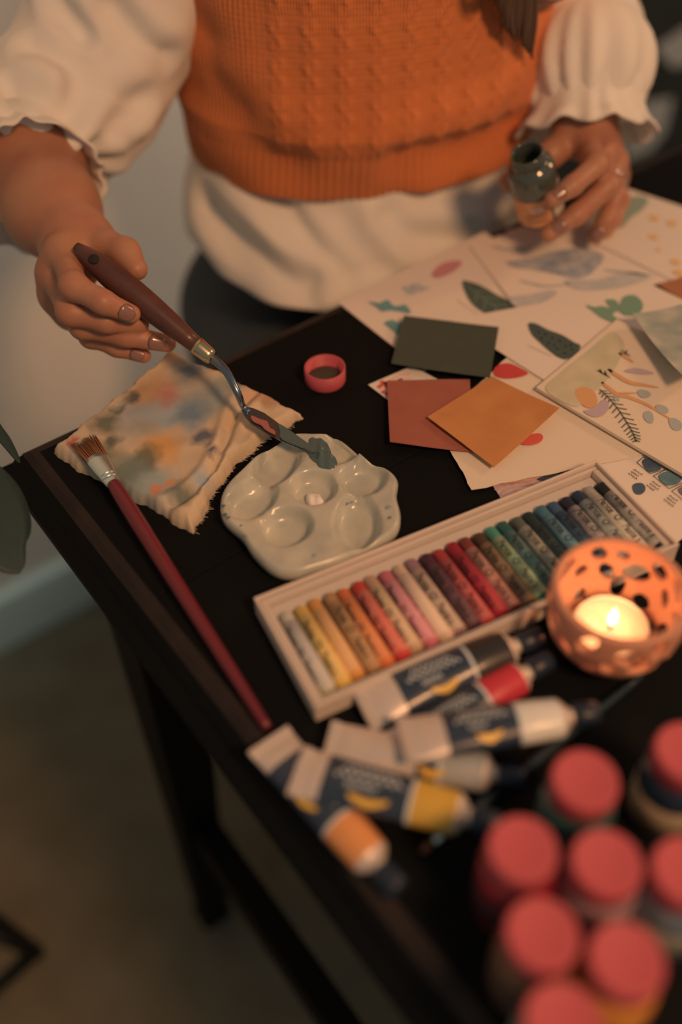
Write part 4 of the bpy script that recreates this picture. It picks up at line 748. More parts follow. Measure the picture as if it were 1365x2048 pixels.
# ================================================================ paint tubes in a heap
M_al = mat('tube_aluminium', obs(196, 154, 120), 0.42, metal=0.3); M_nav = mat('tube_navy', obs(40, 44, 48), 0.35, coat=0.3); M_yel = mat('tube_yellow_mark', obs(208, 140, 46), 0.4); M_wht = mat('tube_white_print', obs(186, 164, 140), 0.5); M_tcap = mat('tube_cap', obs(28, 32, 36), 0.4)
def paint_tube(crimp, cap, roll, bandc, label, full_silver=0.0, width=.0105):
    a, b = A3(crimp), A3(cap); d = b - a; L = np.linalg.norm(d); d /= L
    up0 = ZZ * math.cos(roll) + np.cross(d, ZZ) * math.sin(roll); up0 = up0 - d * up0.dot(d); up0 /= np.linalg.norm(up0); sd_ = np.cross(d, up0)
    t = thing('paint_tube', tuple(a * .5 + b * .5 - ZZ * .006), label, 'paint tube', 'metal paint tubes in a heap'); n = 28
    def sec(f):   # half width and half height along the body, crimp at 0, shoulder at 1
        return np.interp(f, [0, .1, .35, .8, .96, 1], [width * 1.12, width * 1.1, width * 1.02, width * .92, width * .86, width * .55]), np.interp(f, [0, .06, .12, .35, .8, .96, 1], [.0007, .0008, .0032, .0062, .0080, .0078, .005])
    body = L * .84
    def ring(f, off=0.0):
        w_, h_ = sec(f); ce = a + d * body * f
        return [ce + sd_ * (w_ + off) * math.cos(2 * PI * i / n) + up0 * (h_ + off) * math.sin(2 * PI * i / n) * (1 + .05 * math.sin(9 * f + 3 * i / n)) for i in range(n)]
    def skin(name, f0, f1, m, off=0.0, arc=None, K=9):
        V = []
        for f in np.linspace(f0, f1, K): V += ring(f, off)
        F = [tuple(q_) for q_ in grid_faces(n, K, True)]
        if off == 0: F += [tuple(range(n - 1, -1, -1)), tuple((K - 1) * n + i for i in range(n))]
        return mesh(name, V, F, m, t)
    skin('body', 0, 1, M_al, K=24)
    for k in (0.012, 0.03, 0.048):
        w_, h_ = sec(0.02); c_ = a + d * body * k; boxo('crimp_fold', c_, w_ * 2, .0012, .0026, M_al, t, (sd_, d, up0), 0.0002)
    s0 = .16 + full_silver
    skin('printed_sleeve', s0, .70, M_nav, .00018)
    skin('colour_band', .70, .95, bandc, .00020)
    def patch(name, f0, f1, w0, w1, m, curve=0.0, off=.0005):
        V = []; K = 9
        for k in range(K):
            f = f0 + (f1 - f0) * k / (K - 1); w_, h_ = sec(f); sw = math.sin(PI * k / (K - 1))
            for e_ in (w0 + curve * sw - (w1 - w0) * .35 * sw, w1 + curve * sw + (w1 - w0) * .35 * sw):
                e_ = max(-.92, min(.92, e_)); V.append(a + d * body * f + sd_ * (w_ + off) * e_ + up0 * (h_ + off) * math.sqrt(1 - e_ * e_))
        return mesh(name, V, [(2 * k, 2 * k + 1, 2 * k + 3, 2 * k + 2) for k in range(K - 1)], m, t)
    patch('yellow_mark', s0 + .17, .58, .52, .68, M_yel, .16)
    for r_, (f0, f1, e0) in enumerate(((s0 + .06, .64, -.15), (s0 + .10, .60, -.45), (s0 + .13, .5, .22))):
        K = 22; Vt = []; Ft = []
        for k in range(K):
            f = f0 + (f1 - f0) * k / (K - 1); e_ = e0 + .13 * math.sin(k * 2.2 + r_) ; w_, h_ = sec(f)
            for dd in (-.05, .05):
                ee = e_ + dd; Vt.append(a + d * body * f + sd_ * (w_ + .0006) * ee + up0 * (h_ + .0006) * math.sqrt(1 - ee * ee))
            if k: Ft.append((2 * k - 2, 2 * k - 1, 2 * k + 1, 2 * k))
        mesh('lettering', Vt, Ft, M_wht, t)
    skin('white_stripe', .685, .705, M_wht, .0003, K=3)
    sh_ = a + d * body
    tube('neck', [sh_ - d * .001, sh_ + d * .004], [.0045, .004], M_al, t, 16)
    cl_ = L - body - .003; tube('cap', [sh_ + d * .003, sh_ + d * .0035, sh_ + d * (.003 + cl_ - .0008), sh_ + d * (.003 + cl_)], [.0056, .0062, .0056, .0050], M_tcap, t, 20)
    return t
bk = lambda n_, c_: mat('tube_band_' + n_, obs(*c_), 0.4, coat=0.2)
paint_tube((0.0471, -0.2782, 0.748), (0.1456, -0.301, 0.749), .1, bk('black', (40, 34, 28)), 'paint tube with a black band lying against the crayon tray', .08, .0115)
paint_tube((0.0386, -0.3055, 0.746), (0.1392, -0.3139, 0.749), .2, bk('red', (182, 44, 44)), 'paint tube with a bright red band, half hidden in the heap', .12, .010)
paint_tube((0.0461, -0.3095, 0.762), (0.129, -0.3533, 0.76), -.1, bk('white', (204, 172, 146)), 'paint tube with a white band, topmost of the heap', .10, .0112)
paint_tube((0.0224, -0.2832, 0.749), (0.0826, -0.3543, 0.75), .05, bk('grey', (150, 128, 106)), 'crumpled mostly silver paint tube under the topmost one', .40, .0105)
paint_tube((0.0014, -0.288, 0.754), (0.0568, -0.3647, 0.755), .0, bk('yellow', (190, 128, 42)), 'paint tube with a yellow band, near the bottles', .02, .0112)
paint_tube((0.0022, -0.2634, 0.747), (0.0058, -0.3586, 0.748), -.05, bk('orange', (204, 116, 56)), 'paint tube with an orange band at the table edge', .04, .0105)

# thin dark brush under the heap
sb = thing('thin_brush', (0.0916, -0.3466, 0.74), 'thin dark green brush lying under the tubes and toward the bowl', 'paintbrush')
s0_, s1_ = A3((0.1712, -0.3467, 0.7432)), A3((0.0256, -0.3492, 0.7426)); sd0 = (s1_ - s0_) / np.linalg.norm(s1_ - s0_)
tube('handle', [s0_ + (s1_ - s0_) * t for t in np.linspace(0, .86, 12)], np.interp(np.linspace(0, 1, 12), [0, .5, 1], [.0016, .0028, .0022]), mat('dark_green_lacquer', obs(36, 42, 38), 0.3, coat=0.5), sb, 12)
tube('ferrule', [s0_ + (s1_ - s0_) * .86, s0_ + (s1_ - s0_) * .95], [.0021, .0019], MATS['nickel'], sb, 12)
tube('bristles', [s0_ + (s1_ - s0_) * .95, s0_ + (s1_ - s0_) * .98, s1_], [.0019, .0018, .0003], MATS['sable_hair'], sb, 10)


# ================================================================ the person
C0 = A3((0.4012, 0.181, 0.7627)); FD = A3((-0.4, -0.917, 0)); RS = A3((-0.917, 0.4, 0)); UP = A3((0, 0, 1))
def tp_(r, f, u): return C0 + RS * r + FD * f + UP * u
M_skin = mat('skin', obs(160, 96, 60), 0.48, sss=0.12, bump=(350, 0.06, 0.0006), var=(45, obs(154, 84, 54), 0.3))
S_R, S_L = tp_(.135, .03, .30), tp_(-.135, .03, .30)
E_R, W_R = A3((0.1692, 0.2555, 0.8267)), A3((0.0924, 0.0873, 0.8122))
E_L, W_L = A3((0.5521, 0.0754, 0.8255)), A3((0.4727, -0.0064, 0.815))

def box_of(pts, pad): P = np.array(pts); return P.min(0) - pad, P.max(0) + pad
def arm_mesh(sh, forearm, fradii, wrist, fingers, thumb, palm_extra, h=0.0014):
    allp = list(forearm) + [wrist] + [p for f in fingers for p in f] + list(thumb)
    lo, hi = box_of(allp, .055); F_ = Field(lo, hi, h)
    F_.chain(list(forearm) + [wrist], fradii, .02)
    for f in fingers: F_.limb(wrist, f[0], .0155, .0094, .012)
    for f, g_ in zip(fingers[:-1], fingers[1:]): F_.limb(f[0], g_[0], .0092, .0092, .008)
    for a, b, ra, rb in palm_extra: F_.limb(a, b, ra, rb, .012)
    G = F_.blank()
    for k, f in enumerate(fingers):
        H_ = F_.blank(); s_ = (1.0, 1.03, 0.98, 0.86)[k]
        H_.chain(f, [.0094 * s_, .0080 * s_, .0071 * s_, .0058 * s_], .004)
        H_.ball(f[1], .0083 * s_, .003)
        G.F = smin(G.F, H_.F, .0016)
    T_ = F_.blank(); T_.chain(thumb, [.0130, .0098, .0090, .0072], .006)
    F_.F = smin(F_.F, G.F, .008); F_.F = smin(F_.F, T_.F, .007)
    return F_.mesh(2)

R_f = [[(0.0753, 0.0635, 0.8197), (0.0615, 0.0212, 0.824), (0.0704, 0.0031, 0.8189), (0.0835, -0.0044, 0.8085)], [(0.067, 0.0657, 0.8076), (0.0566, 0.0242, 0.806), (0.0716, 0.009, 0.8011), (0.0905, 0.0029, 0.7939)],
       [(0.066, 0.0658, 0.7924), (0.0623, 0.026, 0.7917), (0.0809, 0.0075, 0.7865), (0.1019, -0.0071, 0.7789)], [(0.0689, 0.0646, 0.7775), (0.0675, 0.0318, 0.7776), (0.0773, 0.0163, 0.7739), (0.089, 0.0037, 0.7689)]]
R_f = [[A3(p) for p in f] for f in R_f]
R_t = [A3(p) for p in [(0.0974, 0.0711, 0.8129), (0.1002, 0.0543, 0.8194), (0.1049, 0.0384, 0.821), (0.1044, 0.0242, 0.8168)]]
R_pe = [(W_R, R_t[0], .016, .013), (R_t[0], R_f[0][0], .011, .0095), (R_t[0] * .5 + W_R * .5, R_f[2][0], .014, .010)]
VR, QR = arm_mesh(S_R, [E_R, A3((0.1083, 0.1868, 0.8218)), A3((0.0959, 0.1273, 0.8139))], [.031, .0365, .029, .0205], W_R, R_f, R_t, R_pe)
L_f = [[(0.4586, -0.0243, 0.8036), (0.4314, -0.0569, 0.8079), (0.4011, -0.0641, 0.8062), (0.3845, -0.0617, 0.8007)], [(0.4705, -0.0288, 0.7943), (0.4377, -0.0651, 0.7929), (0.4065, -0.0667, 0.7823), (0.3859, -0.062, 0.7726)],
       [(0.4795, -0.0317, 0.7827), (0.453, -0.0627, 0.7783), (0.4377, -0.0707, 0.7687), (0.4279, -0.0712, 0.7589)], [(0.4905, -0.03, 0.7691), (0.4726, -0.0529, 0.7635), (0.4594, -0.061, 0.7568), (0.449, -0.0642, 0.7511)]]
L_f = [[A3(p) for p in f] for f in L_f]
L_t = [A3(p) for p in [(0.4613, -0.0083, 0.8036), (0.4347, -0.012, 0.7986), (0.4138, -0.0103, 0.7882), (0.3955, -0.0081, 0.7872)]]
L_pe = [(W_L, L_t[0], .016, .013), (L_t[0], L_f[0][0], .011, .0095), (L_t[0] * .5 + W_L * .5, L_f[2][0], .014, .010)]
VL, QL = arm_mesh(S_L, [E_L, E_L * .5 + W_L * .5], [.036, .034, .021], W_L, L_f, L_t, L_pe)
# knuckle creases
VR = folds(VR, QR, [([f[i] + s_ * .006 + A3((-.2, -.4, .6)) * .012 for s_ in (-1, 0, 1)], .0004, .0012) for f in R_f[:0] for i in (1, 2)])
# trunk, head, legs (inside the clothes)
bf = Field(tp_(0, 0, 0) + A3((-.45, -.55, -.77)), tp_(0, 0, 0) + A3((.45, .40, .72)), .0072)
bf.chain([tp_(0, -.03, -.19), tp_(0, -.01, -.05), tp_(0, 0, .05), tp_(0, .02, .20), tp_(0, .03, .27)], [.125, .115, .108, .118, .10], .03, (FD, 1.32))
bf.limb(tp_(.12, .03, .29), tp_(-.12, .03, .29), .045, .045, .05)
bf.chain([tp_(0, .035, .31), tp_(0, .055, .42)], [.052, .045], .02)
bf.chain([S_R, E_R], [.031, .029], .03); bf.chain([S_L, E_L], [.036, .033], .03)
for s_ in (1, -1):
    hip, knee, ank = tp_(.085 * s_, 0, -.21), tp_(.10 * s_, .38, -.225), tp_(.09 * s_, .16, -.685)
    bf.chain([hip, knee, ank], [.082, .058, .038], .03); bf.limb(ank - UP * .03, ank - UP * .042 + FD * .13, .036, .030, .02)
HC = tp_(0, .085, .54)
bf.limb(HC + UP * .02 - FD * .015, HC + UP * .015 + FD * .015, .080, .076, .02); bf.limb(HC - UP * .05 + FD * .035, HC - UP * .085 + FD * .055, .052, .030, .03)
bf.limb(HC + UP * .005 + FD * .085, HC - UP * .028 + FD * .102, .008, .0125, .010)
for s_ in (1, -1):
    bf.limb(HC + RS * s_ * .078 + UP * .012 - FD * .01, HC + RS * s_ * .080 - UP * .02 - FD * .005, .013, .010, .008)
    bf.carve(HC + RS * s_ * .030 + UP * .008 + FD * .100, HC + RS * s_ * .034 + UP * .008 + FD * .100, .017, .015, .01)
VB, QB = bf.mesh(3)
Vall = np.concatenate([VB, VR, VL]); Qall = np.concatenate([QB, QR + len(VB), QL + len(VB) + len(VR)])
person = nmesh('person', Vall, Qall, M_skin)
tag(person, 'seated person in white blouse and orange vest, holding a palette knife and bottle', 'person')
M_lip = mat('lips', obs(168, 86, 70), 0.4); M_eye = mat('eye_white', obs(200, 180, 156), 0.2); M_iris = mat('iris', obs(60, 42, 28), 0.2)
tube('lips', catmull([HC - UP * .052 + FD * (.093 - abs(t) * .010) + RS * t * .022 for t in (-1, -.5, 0, .5, 1)], 4), [.001] + [.0042] * 15 + [.001], M_lip, person, 10, (FD, .6))
for s_ in (1, -1):
    c_ = HC + RS * s_ * .031 + UP * .006 + FD * .0745; lathe('eye', [(0.0001, -.0105), (.006, -.009), (.0105, 0), (.006, .009), (.0035, .0101), (.0001, .0106)], c_, tuple(FD), 16, M_eye, person)
    lathe('iris', [(.0001, .0109), (.0045, .0104), (.0048, .0096)], c_, tuple(FD - UP * .45), 16, M_iris, person)
    lathe('eyelid', [(.0118 * math.sin(t) + .00005, .0118 * math.cos(t)) for t in np.linspace(0, 1.32, 9)], c_, tuple(FD * .72 + UP * .70), 24, M_skin, person)
    tube('eyebrow', catmull([c_ + UP * (.022 - .006 * (t * .5) ** 2) + RS * s_ * t * .014 + FD * (.012 - .004 * abs(t)) for t in (-1, 0, 1.2)], 4), .0022, mat('brow', obs(60, 40, 28), 0.8), person, 6)
# nails
M_nail = mat('nail_polish', obs(128, 78, 56), 0.2, coat=0.5)
def nail(f, r, up, Ln=.0100, t0=.50, wide=1.0):
    a, b = f[-2], f[-1]; d = b - a; d /= np.linalg.norm(d); c = a + (b - a) * t0; u = A3(up); u = u - d * u.dot(d); u /= np.linalg.norm(u); s_ = np.cross(d, u); V = []
    nu, nv = 9, 8
    for j in range(nv):
        y = j / (nv - 1); taper_ = (1 - abs(2 * y - 1) ** 3.2 * .72); rr_ = r * (1.02 - .16 * y)
        for i in range(nu):
            an = (i / (nu - 1) * 2 - 1) * 1.0 * wide * taper_
            bulge = .0004 * (1 if 0 < i < nu - 1 and 0 < j else -1.2)
            V.append(c + d * Ln * y + s_ * math.sin(an) * (rr_ + bulge) + u * (math.cos(an) * (rr_ + bulge) - .0006 * y * y))
    o = nmesh('nail', V, grid_faces(nu, nv), M_nail, person); md = o.modifiers.new('thick', 'SOLIDIFY'); md.thickness = .0005; return o
to_v = A3((-.32, -.60, .73))
nail(R_f[0], .0070, to_v + A3((-.25, -.15, -.1)), .0105, .50); nail(R_f[2], .0069, to_v + A3((.1, -.25, -.35)), .0110, .55); nail(R_f[3], .0060, to_v + A3((.1, -.3, -.4)), .0095, .55)
nail(L_f[0], .0071, to_v + A3((.0, .1, .1)), .0105, .42); nail(L_f[1], .0073, to_v, .0110, .42); nail(L_f[2], .0070, to_v + A3((-.2, 0, 0)), .0100, .48)
ra, rb_ = L_f[2][0], L_f[2][1]; rc = ra * .42 + rb_ * .58; rd = (rb_ - ra) / np.linalg.norm(rb_ - ra); fx, fy, fz = [A3(q) for q in frame(rd)]
tube('ring', [rc + (fx * math.cos(t * PI / 14) + fy * math.sin(t * PI / 14)) * .0096 for t in range(29)], .0009, mat('silver_ring', obs(214, 190, 160), 0.15, metal=1.0), person, 8)

# ---- jeans
M_jean = mat('dark_denim', obs(52, 49, 43), 0.85, bump=(700, 0.3, 0.0008), var=(25, obs(44, 43, 39), 0.3))
jf = Field(tp_(0, 0, 0) + A3((-.40, -.50, -.74)), tp_(0, 0, 0) + A3((.35, .36, .06)), .007)
jf.chain([tp_(0, -.03, -.19), tp_(0, -.01, -.05), tp_(0, 0, .0)], [.140, .128, .120], .03, (FD, 1.25))
for s_ in (1, -1):
    hip, knee, ank = tp_(.088 * s_, -.02, -.20), tp_(.10 * s_, .38, -.225), tp_(.09 * s_, .16, -.66)
    jf.chain([hip, knee, ank], [.094, .068, .056], .03)
V, Q = jf.mesh(3); V = V + normals(V, Q) * (noise3(V, 26, 3) * .004)[:, None]
nmesh('jeans', V, Q, M_jean, person)
M_shoe = mat('dark_shoe', obs(36, 32, 28), 0.6)
for s_ in (1, -1):
    ank = tp_(.09 * s_, .16, -.685); shf = Field(*box_of([ank, ank + FD * .14 - UP * .045], .06), .005); shf.limb(ank - UP * .03, ank - UP * .036 + FD * .135, .044, .038, .02); shf.limb(ank + UP * .01, ank - UP * .03, .045, .045, .02)
    shf.F = np.maximum(shf.F, (.0 - (shf.lo[2] + shf.h * np.arange(shf.n[2])))[None, None, :]); V, Q = shf.mesh(2); nmesh('shoe', V, Q, M_shoe, person)
# ---- blouse body below the vest
M_blo = mat('white_blouse', obs(208, 168, 130), 0.85, bump=(500, 0.15, 0.0008), sheen=0.2)
def loft(rings, nu, nv, disp=None, hem=None):
    """rings: rows (v, a, b, forward shift); returns vertices, quads, uv (metres), front-centred"""
    R_ = np.array(rings, float); vs = np.linspace(R_[0, 0], R_[-1, 0], nv); V = np.zeros((nv, nu, 3)); UVo = np.zeros((nv, nu, 2))
    th = np.linspace(0, 2 * PI, nu, endpoint=False) - PI      # 0 = front
    for j, v in enumerate(vs):
        a, b, s_ = [np.interp(v, R_[:, 0] if R_[0, 0] < R_[-1, 0] else R_[::-1, 0], R_[:, k] if R_[0, 0] < R_[-1, 0] else R_[::-1, k]) for k in (1, 2, 3)]
        cx, cy = np.sin(th), np.cos(th); r = (np.abs(cx) ** 2.25 + np.abs(cy) ** 2.25) ** (-1 / 2.25)
        x, y = a * cx * r, b * cy * r; vv = np.full(nu, v)
        if hem is not None: vv = vv + hem(th) * (v - R_[0, 0]) / (R_[-1, 0] - R_[0, 0])
        V[j] = C0 + x[:, None] * RS + (y + s_)[:, None] * FD + vv[:, None] * UP
        arc = np.cumsum(np.hypot(np.diff(x, append=x[0]), np.diff(y, append=y[0]))); arc -= arc[nu // 2]
        UVo[j, :, 0] = arc; UVo[j, :, 1] = v
    V = V.reshape(-1, 3); UVo = UVo.reshape(-1, 2); Q = grid_faces(nu, nv, True)
    if R_[0, 0] > R_[-1, 0]: Q = Q[:, ::-1]
    Q = Q[:, ::-1]
    if normals(V, Q)[nu // 2 + nu * (nv // 2)] @ FD < 0: Q = Q[:, ::-1]
    if disp is not None: V = V + normals(V, Q) * disp(UVo[:, 0], UVo[:, 1])[:, None]
    return V, Q, UVo
blr = [(.05, .138, .108, .008), (.0, .146, .118, .010), (-.02, .150, .128, .012), (-.05, .158, .142, .016), (-.072, .160, .150, .02)]
V, Q, uvb = loft(blr, 260, 60, lambda u, v: .0035 * np.sin(u * 42 + v * 30) * np.clip((.03 - v) / .08, 0, 1) + .002 * np.sin(u * 95 - v * 60) * np.clip((.02 - v) / .08, 0, 1), lambda th: -.012 * np.cos(th) + .006 * np.sin(3 * th + 1) + .016 * np.maximum(0, np.sin(th)) ** 2)
V = folds(V, Q, [([(0.2352, 0.1378, 0.7991), (0.2511, 0.1115, 0.7718), (0.2621, 0.0628, 0.752), (0.2715, 0.0072, 0.7463)], .011, .012), ([(0.2386, 0.1783, 0.7421), (0.2488, 0.1306, 0.7194), (0.2531, 0.0669, 0.7133)], .009, .011), ([(0.2877, 0.0842, 0.7664), (0.2936, 0.0418, 0.7541), (0.298, -0.0009, 0.7436)], .007, .011), ([(0.3339, 0.0436, 0.7592), (0.3497, 0.0199, 0.7469), (0.386, 0.0071, 0.7345)], .005, .009)])
ob = nmesh('blouse', V, Q, M_blo, person); md = ob.modifiers.new('thick', 'SOLIDIFY'); md.thickness = .0015
# ---- vest
vr = [(.012, .143, .114, .010), (-.001, .1475, .119, .010), (.003, .150, .122, .010), (.02, .1505, .124, .011), (.04, .151, .128, .012), (.055, .153, .134, .013), (.09, .147, .134, .013), (.15, .143, .132, .016), (.22, .142, .135, .024), (.28, .140, .120, .03), (.315, .128, .095, .034), (.345, .095, .075, .042), (.365, .066, .062, .048)]
def knit(u, v):
    hem = 1 / (1 + np.exp((v - .044) / .004)); rib = .0008 * np.sin(2 * PI * u / .0062)
    w_ = .0232; xl = (u + w_ / 2) % w_ - w_ / 2; st_ = .0034 * np.sin(2 * PI * v / .026)
    cab = .0021 * np.maximum(np.exp(-((xl - st_) / .0030) ** 2), np.exp(-((xl + st_) / .0030) ** 2) * (.75 + .25 * np.cos(2 * PI * v / .026)))
    edge = 1 / (1 + np.exp((np.abs(u) - .105) / .004)); plain = .0005 * np.sin(2 * PI * u / .0042)
    return hem * rib + (1 - hem) * (cab * edge + plain * (1 - edge) + .0003 * np.sin(2 * PI * v / .004))
Rv = np.array(vr[2:]); V, Q, uvv = loft(vr[2:], 760, 250)
V = folds(V, Q, [([(0.2441, 0.1766, 0.8324), (0.2443, 0.147, 0.824), (0.2562, 0.1199, 0.8112), (0.2704, 0.1028, 0.7975)], .005, .017), ([(0.2484, 0.1588, 0.8772), (0.2515, 0.1521, 0.8536), (0.2532, 0.1307, 0.8385)], .004, .016), ([(0.3348, 0.0488, 0.7979), (0.3416, 0.0537, 0.7813), (0.3425, 0.0573, 0.7669)], .004, .012), ([(0.3582, 0.0449, 0.7996), (0.3972, 0.038, 0.7975), (0.4321, 0.0319, 0.8047)], .006, .016)])
V = V + normals(V, Q) * knit(uvv[:, 0], uvv[:, 1])[:, None]
M_vest = bpy.data.materials.new('orange_knit'); M_vest.use_nodes = True; nt = M_vest.node_tree; b = nt.nodes['Principled BSDF']; b.inputs['Roughness'].default_value = 0.9; b.inputs['Base Color'].default_value = obs(196, 94, 42); b.inputs['Sheen Weight'].default_value = 0.15
tcv = nt.nodes.new('ShaderNodeTexCoord'); sx = nt.nodes.new('ShaderNodeSeparateXYZ'); nt.links.new(tcv.outputs['UV'], sx.inputs[0])
wv = nt.nodes.new('ShaderNodeTexWave'); wv.inputs['Scale'].default_value = 150; wv.bands_direction = 'X'; wv.inputs['Distortion'].default_value = 0.6; nt.links.new(tcv.outputs['UV'], wv.inputs['Vector'])
bpv = nt.nodes.new('ShaderNodeBump'); bpv.inputs['Strength'].default_value = 0.5; bpv.inputs['Distance'].default_value = 0.0012; nt.links.new(wv.outputs['Fac'], bpv.inputs['Height']); nt.links.new(bpv.outputs['Normal'], b.inputs['Normal'])
ob = nmesh('knitted_vest', V, Q, M_vest, person, uv=uvv); md = ob.modifiers.new('thick', 'SOLIDIFY'); md.thickness = .004
ob['label'] = 'orange cable-knit vest with ribbed hem'
# ---- puffed sleeves
def sleeve(chains, lines, cuff_c, cuff_d, cuff_r, seed, flare=0.0):
    pts = [p for c in chains for p, r in c]; lo, hi = box_of(pts, .09); sf = Field(lo, hi, .0036)
    for c in chains: sf.chain([p for p, r in c], [r for p, r in c], .016)
    V, Q = sf.mesh(3); N = normals(V, Q); V = V + N * (noise3(V, 22, seed, 2) * .0045)[:, None]
    V = folds(V, Q, lines, .0055, .008)
    # gathers toward the cuff
    d = (V - cuff_c) @ cuff_d; fx, fy, fz = [A3(q) for q in frame(cuff_d)]; an = np.arctan2((V - cuff_c) @ fy, (V - cuff_c) @ fx)
    V = V + normals(V, Q) * (.0028 * np.sin(an * 13 + 2 * np.sin(an * 3)) * np.exp(-((d + .02) / .035) ** 2))[:, None]
    ob = nmesh('sleeve', V, Q, M_blo, person)
    CV = []; nu = 150; prof = [(-.022, .98), (-.012, .93), (-.004, .94), (.004, 1.0), (.010, 1.06 + flare), (.016, 1.10 + 1.6 * flare)]
    for k, (z, s_) in enumerate(prof):
        for i in range(nu):
            t = 2 * PI * i / nu; wv_ = 1 + (.008 + .005 * k) * math.sin(15 * t + 1.6 * math.sin(4 * t)) * (1 if k > 1 else .5)
            CV.append(cuff_c + fz * (z + .003 * math.sin(9 * t + k) * (k > 3)) + (fx * math.cos(t) + fy * math.sin(t)) * cuff_r * s_ * wv_)
    cu = nmesh('cuff_ruffle', CV, grid_faces(nu, len(prof), True), M_blo, ob); md = cu.modifiers.new('thick', 'SOLIDIFY'); md.thickness = .0016
    return ob
cR = A3((0.0983, 0.1693, 0.8203)); dR = A3((0.0947, 0.1213, 0.8133)) - A3((0.1151, 0.2018, 0.8211)); dR /= np.linalg.norm(dR)
sleeve([[(S_R, .062), (A3((0.2261, 0.2328, 0.8836)), .055), (A3((0.1852, 0.2308, 0.8376)), .053), (A3((0.1405, 0.2206, 0.8294)), .053), (cR - dR * .034, .0455)], [(A3((0.1846, 0.2205, 0.8402)), .046), (A3((0.1652, 0.1997, 0.8296)), .036)], [(S_R, .040), (E_R, .038), (cR - dR * .034, .045)]],
       [[(0.171, 0.22, 0.9089), (0.1684, 0.2051, 0.8973), (0.1678, 0.1916, 0.8915)], [(0.1973, 0.1951, 0.903), (0.1991, 0.1777, 0.891), (0.2199, 0.1714, 0.872)], [(0.1354, 0.2031, 0.8897), (0.151, 0.1839, 0.8849), (0.1542, 0.1659, 0.873), (0.1756, 0.1616, 0.8579), (0.195, 0.1581, 0.8443)], [(0.1478, 0.1647, 0.8649), (0.1567, 0.1525, 0.8472), (0.1811, 0.159, 0.8335)], [(0.1077, 0.1836, 0.8752), (0.1202, 0.166, 0.8709), (0.1334, 0.1548, 0.8572)], [(0.1378, 0.1643, 0.8323), (0.1391, 0.1669, 0.8157), (0.1413, 0.1722, 0.805)], [(0.149, 0.1575, 0.8276), (0.1517, 0.161, 0.8139), (0.1525, 0.1669, 0.8033)]], cR, dR, .0465, 2)
cL = A3((0.4873, 0.0048, 0.8072)); dL = W_L - E_L; dL /= np.linalg.norm(dL); dL = A3((-.40, -.50, -.77)); dL /= np.linalg.norm(dL)
sleeve([[(S_L, .062), (A3((0.5632, 0.1166, 0.864)), .052), (A3((0.5627, 0.0966, 0.8265)), .047), (A3((0.5329, 0.0575, 0.8142)), .043), (cL - dL * .034, .044)], [(S_L, .048), (E_L, .036), (cL - dL * .036, .040)]],
       [[(0.5138, 0.0846, 0.8501), (0.5182, 0.0604, 0.8447), (0.5215, 0.0509, 0.8352)], [(0.4985, 0.0457, 0.8117), (0.5162, 0.0325, 0.8231), (0.5469, 0.0377, 0.8365)], [(0.4747, 0.038, 0.8094), (0.4881, 0.0246, 0.8122), (0.5124, 0.0175, 0.8194)], [(0.4976, 0.0593, 0.8312), (0.4892, 0.0466, 0.822), (0.4849, 0.0426, 0.8088)]], cL, dL, .045, 5, .06)
# ---- hair falling over the shoulder
M_hair = mat('brown_hair', obs(74, 46, 28), 0.45, bump=(200, 0.3, 0.001))
hf = Field(HC + A3((-.16, -.16, -.20)), HC + A3((.16, .16, .16)), .005)
hf.limb(HC + UP * .035 - FD * .03, HC + UP * .03 - FD * .005, .092, .088, .02); hf.limb(HC - FD * .055, HC - FD * .05 - UP * .14, .075, .06, .03)
for s_ in (1, -1): hf.chain([HC + RS * s_ * .07 + UP * .05, HC + RS * s_ * .088 - FD * .01 - UP * .03, HC + RS * s_ * .08 - UP * .14], [.03, .026, .03], .02)
hf.carve(HC + FD * .13 - UP * .02, HC + FD * .11 - UP * .14, .075, .07, .01)
V, Q = hf.mesh(2); hair = nmesh('hair', V, Q, M_hair, person)
root = HC - RS * .085 - UP * .12
for k in range(22):
    f_ = k / 21; j = random.uniform(-1, 1)
    e = A3((0.393, 0.0142, 0.9003)) * (1 - f_) + A3((0.4338, 0.0177, 0.8588)) * f_; m_ = A3((0.3706, 0.0049, 0.9585)) * (1 - f_) + A3((0.4185, 0.013, 0.9351)) * f_
    if k % 3 == 1: e = A3((0.4054, 0.0153, 0.8837)) + A3((.012, 0, -.012)) * j
    tube('hair_lock', catmull([root + RS * .012 * j, m_ * .5 + root * .5 + FD * .05, m_ + UP * .02, e * .6 + m_ * .4 + RS * .004 * j, e], 5), np.interp(np.linspace(0, 1, 21), [0, .5, .8, 1], [.006, .005, .0035, .0006]), M_hair, hair, 8)
for k in range(3):
    tube('hair_lock', catmull([root, A3((0.3721, 0.0079, 0.9519)), A3((0.3946, 0.0132, 0.916)) + UP * .004 * k, A3((0.4341, 0.0219, 0.8939)) + UP * .005 * k, A3((0.4867, 0.0376, 0.8837)) + UP * .006 * k], 5), [.003] * 15 + [.0025, .002, .0016, .0012, .0008, .0003], M_hair, hair, 6)

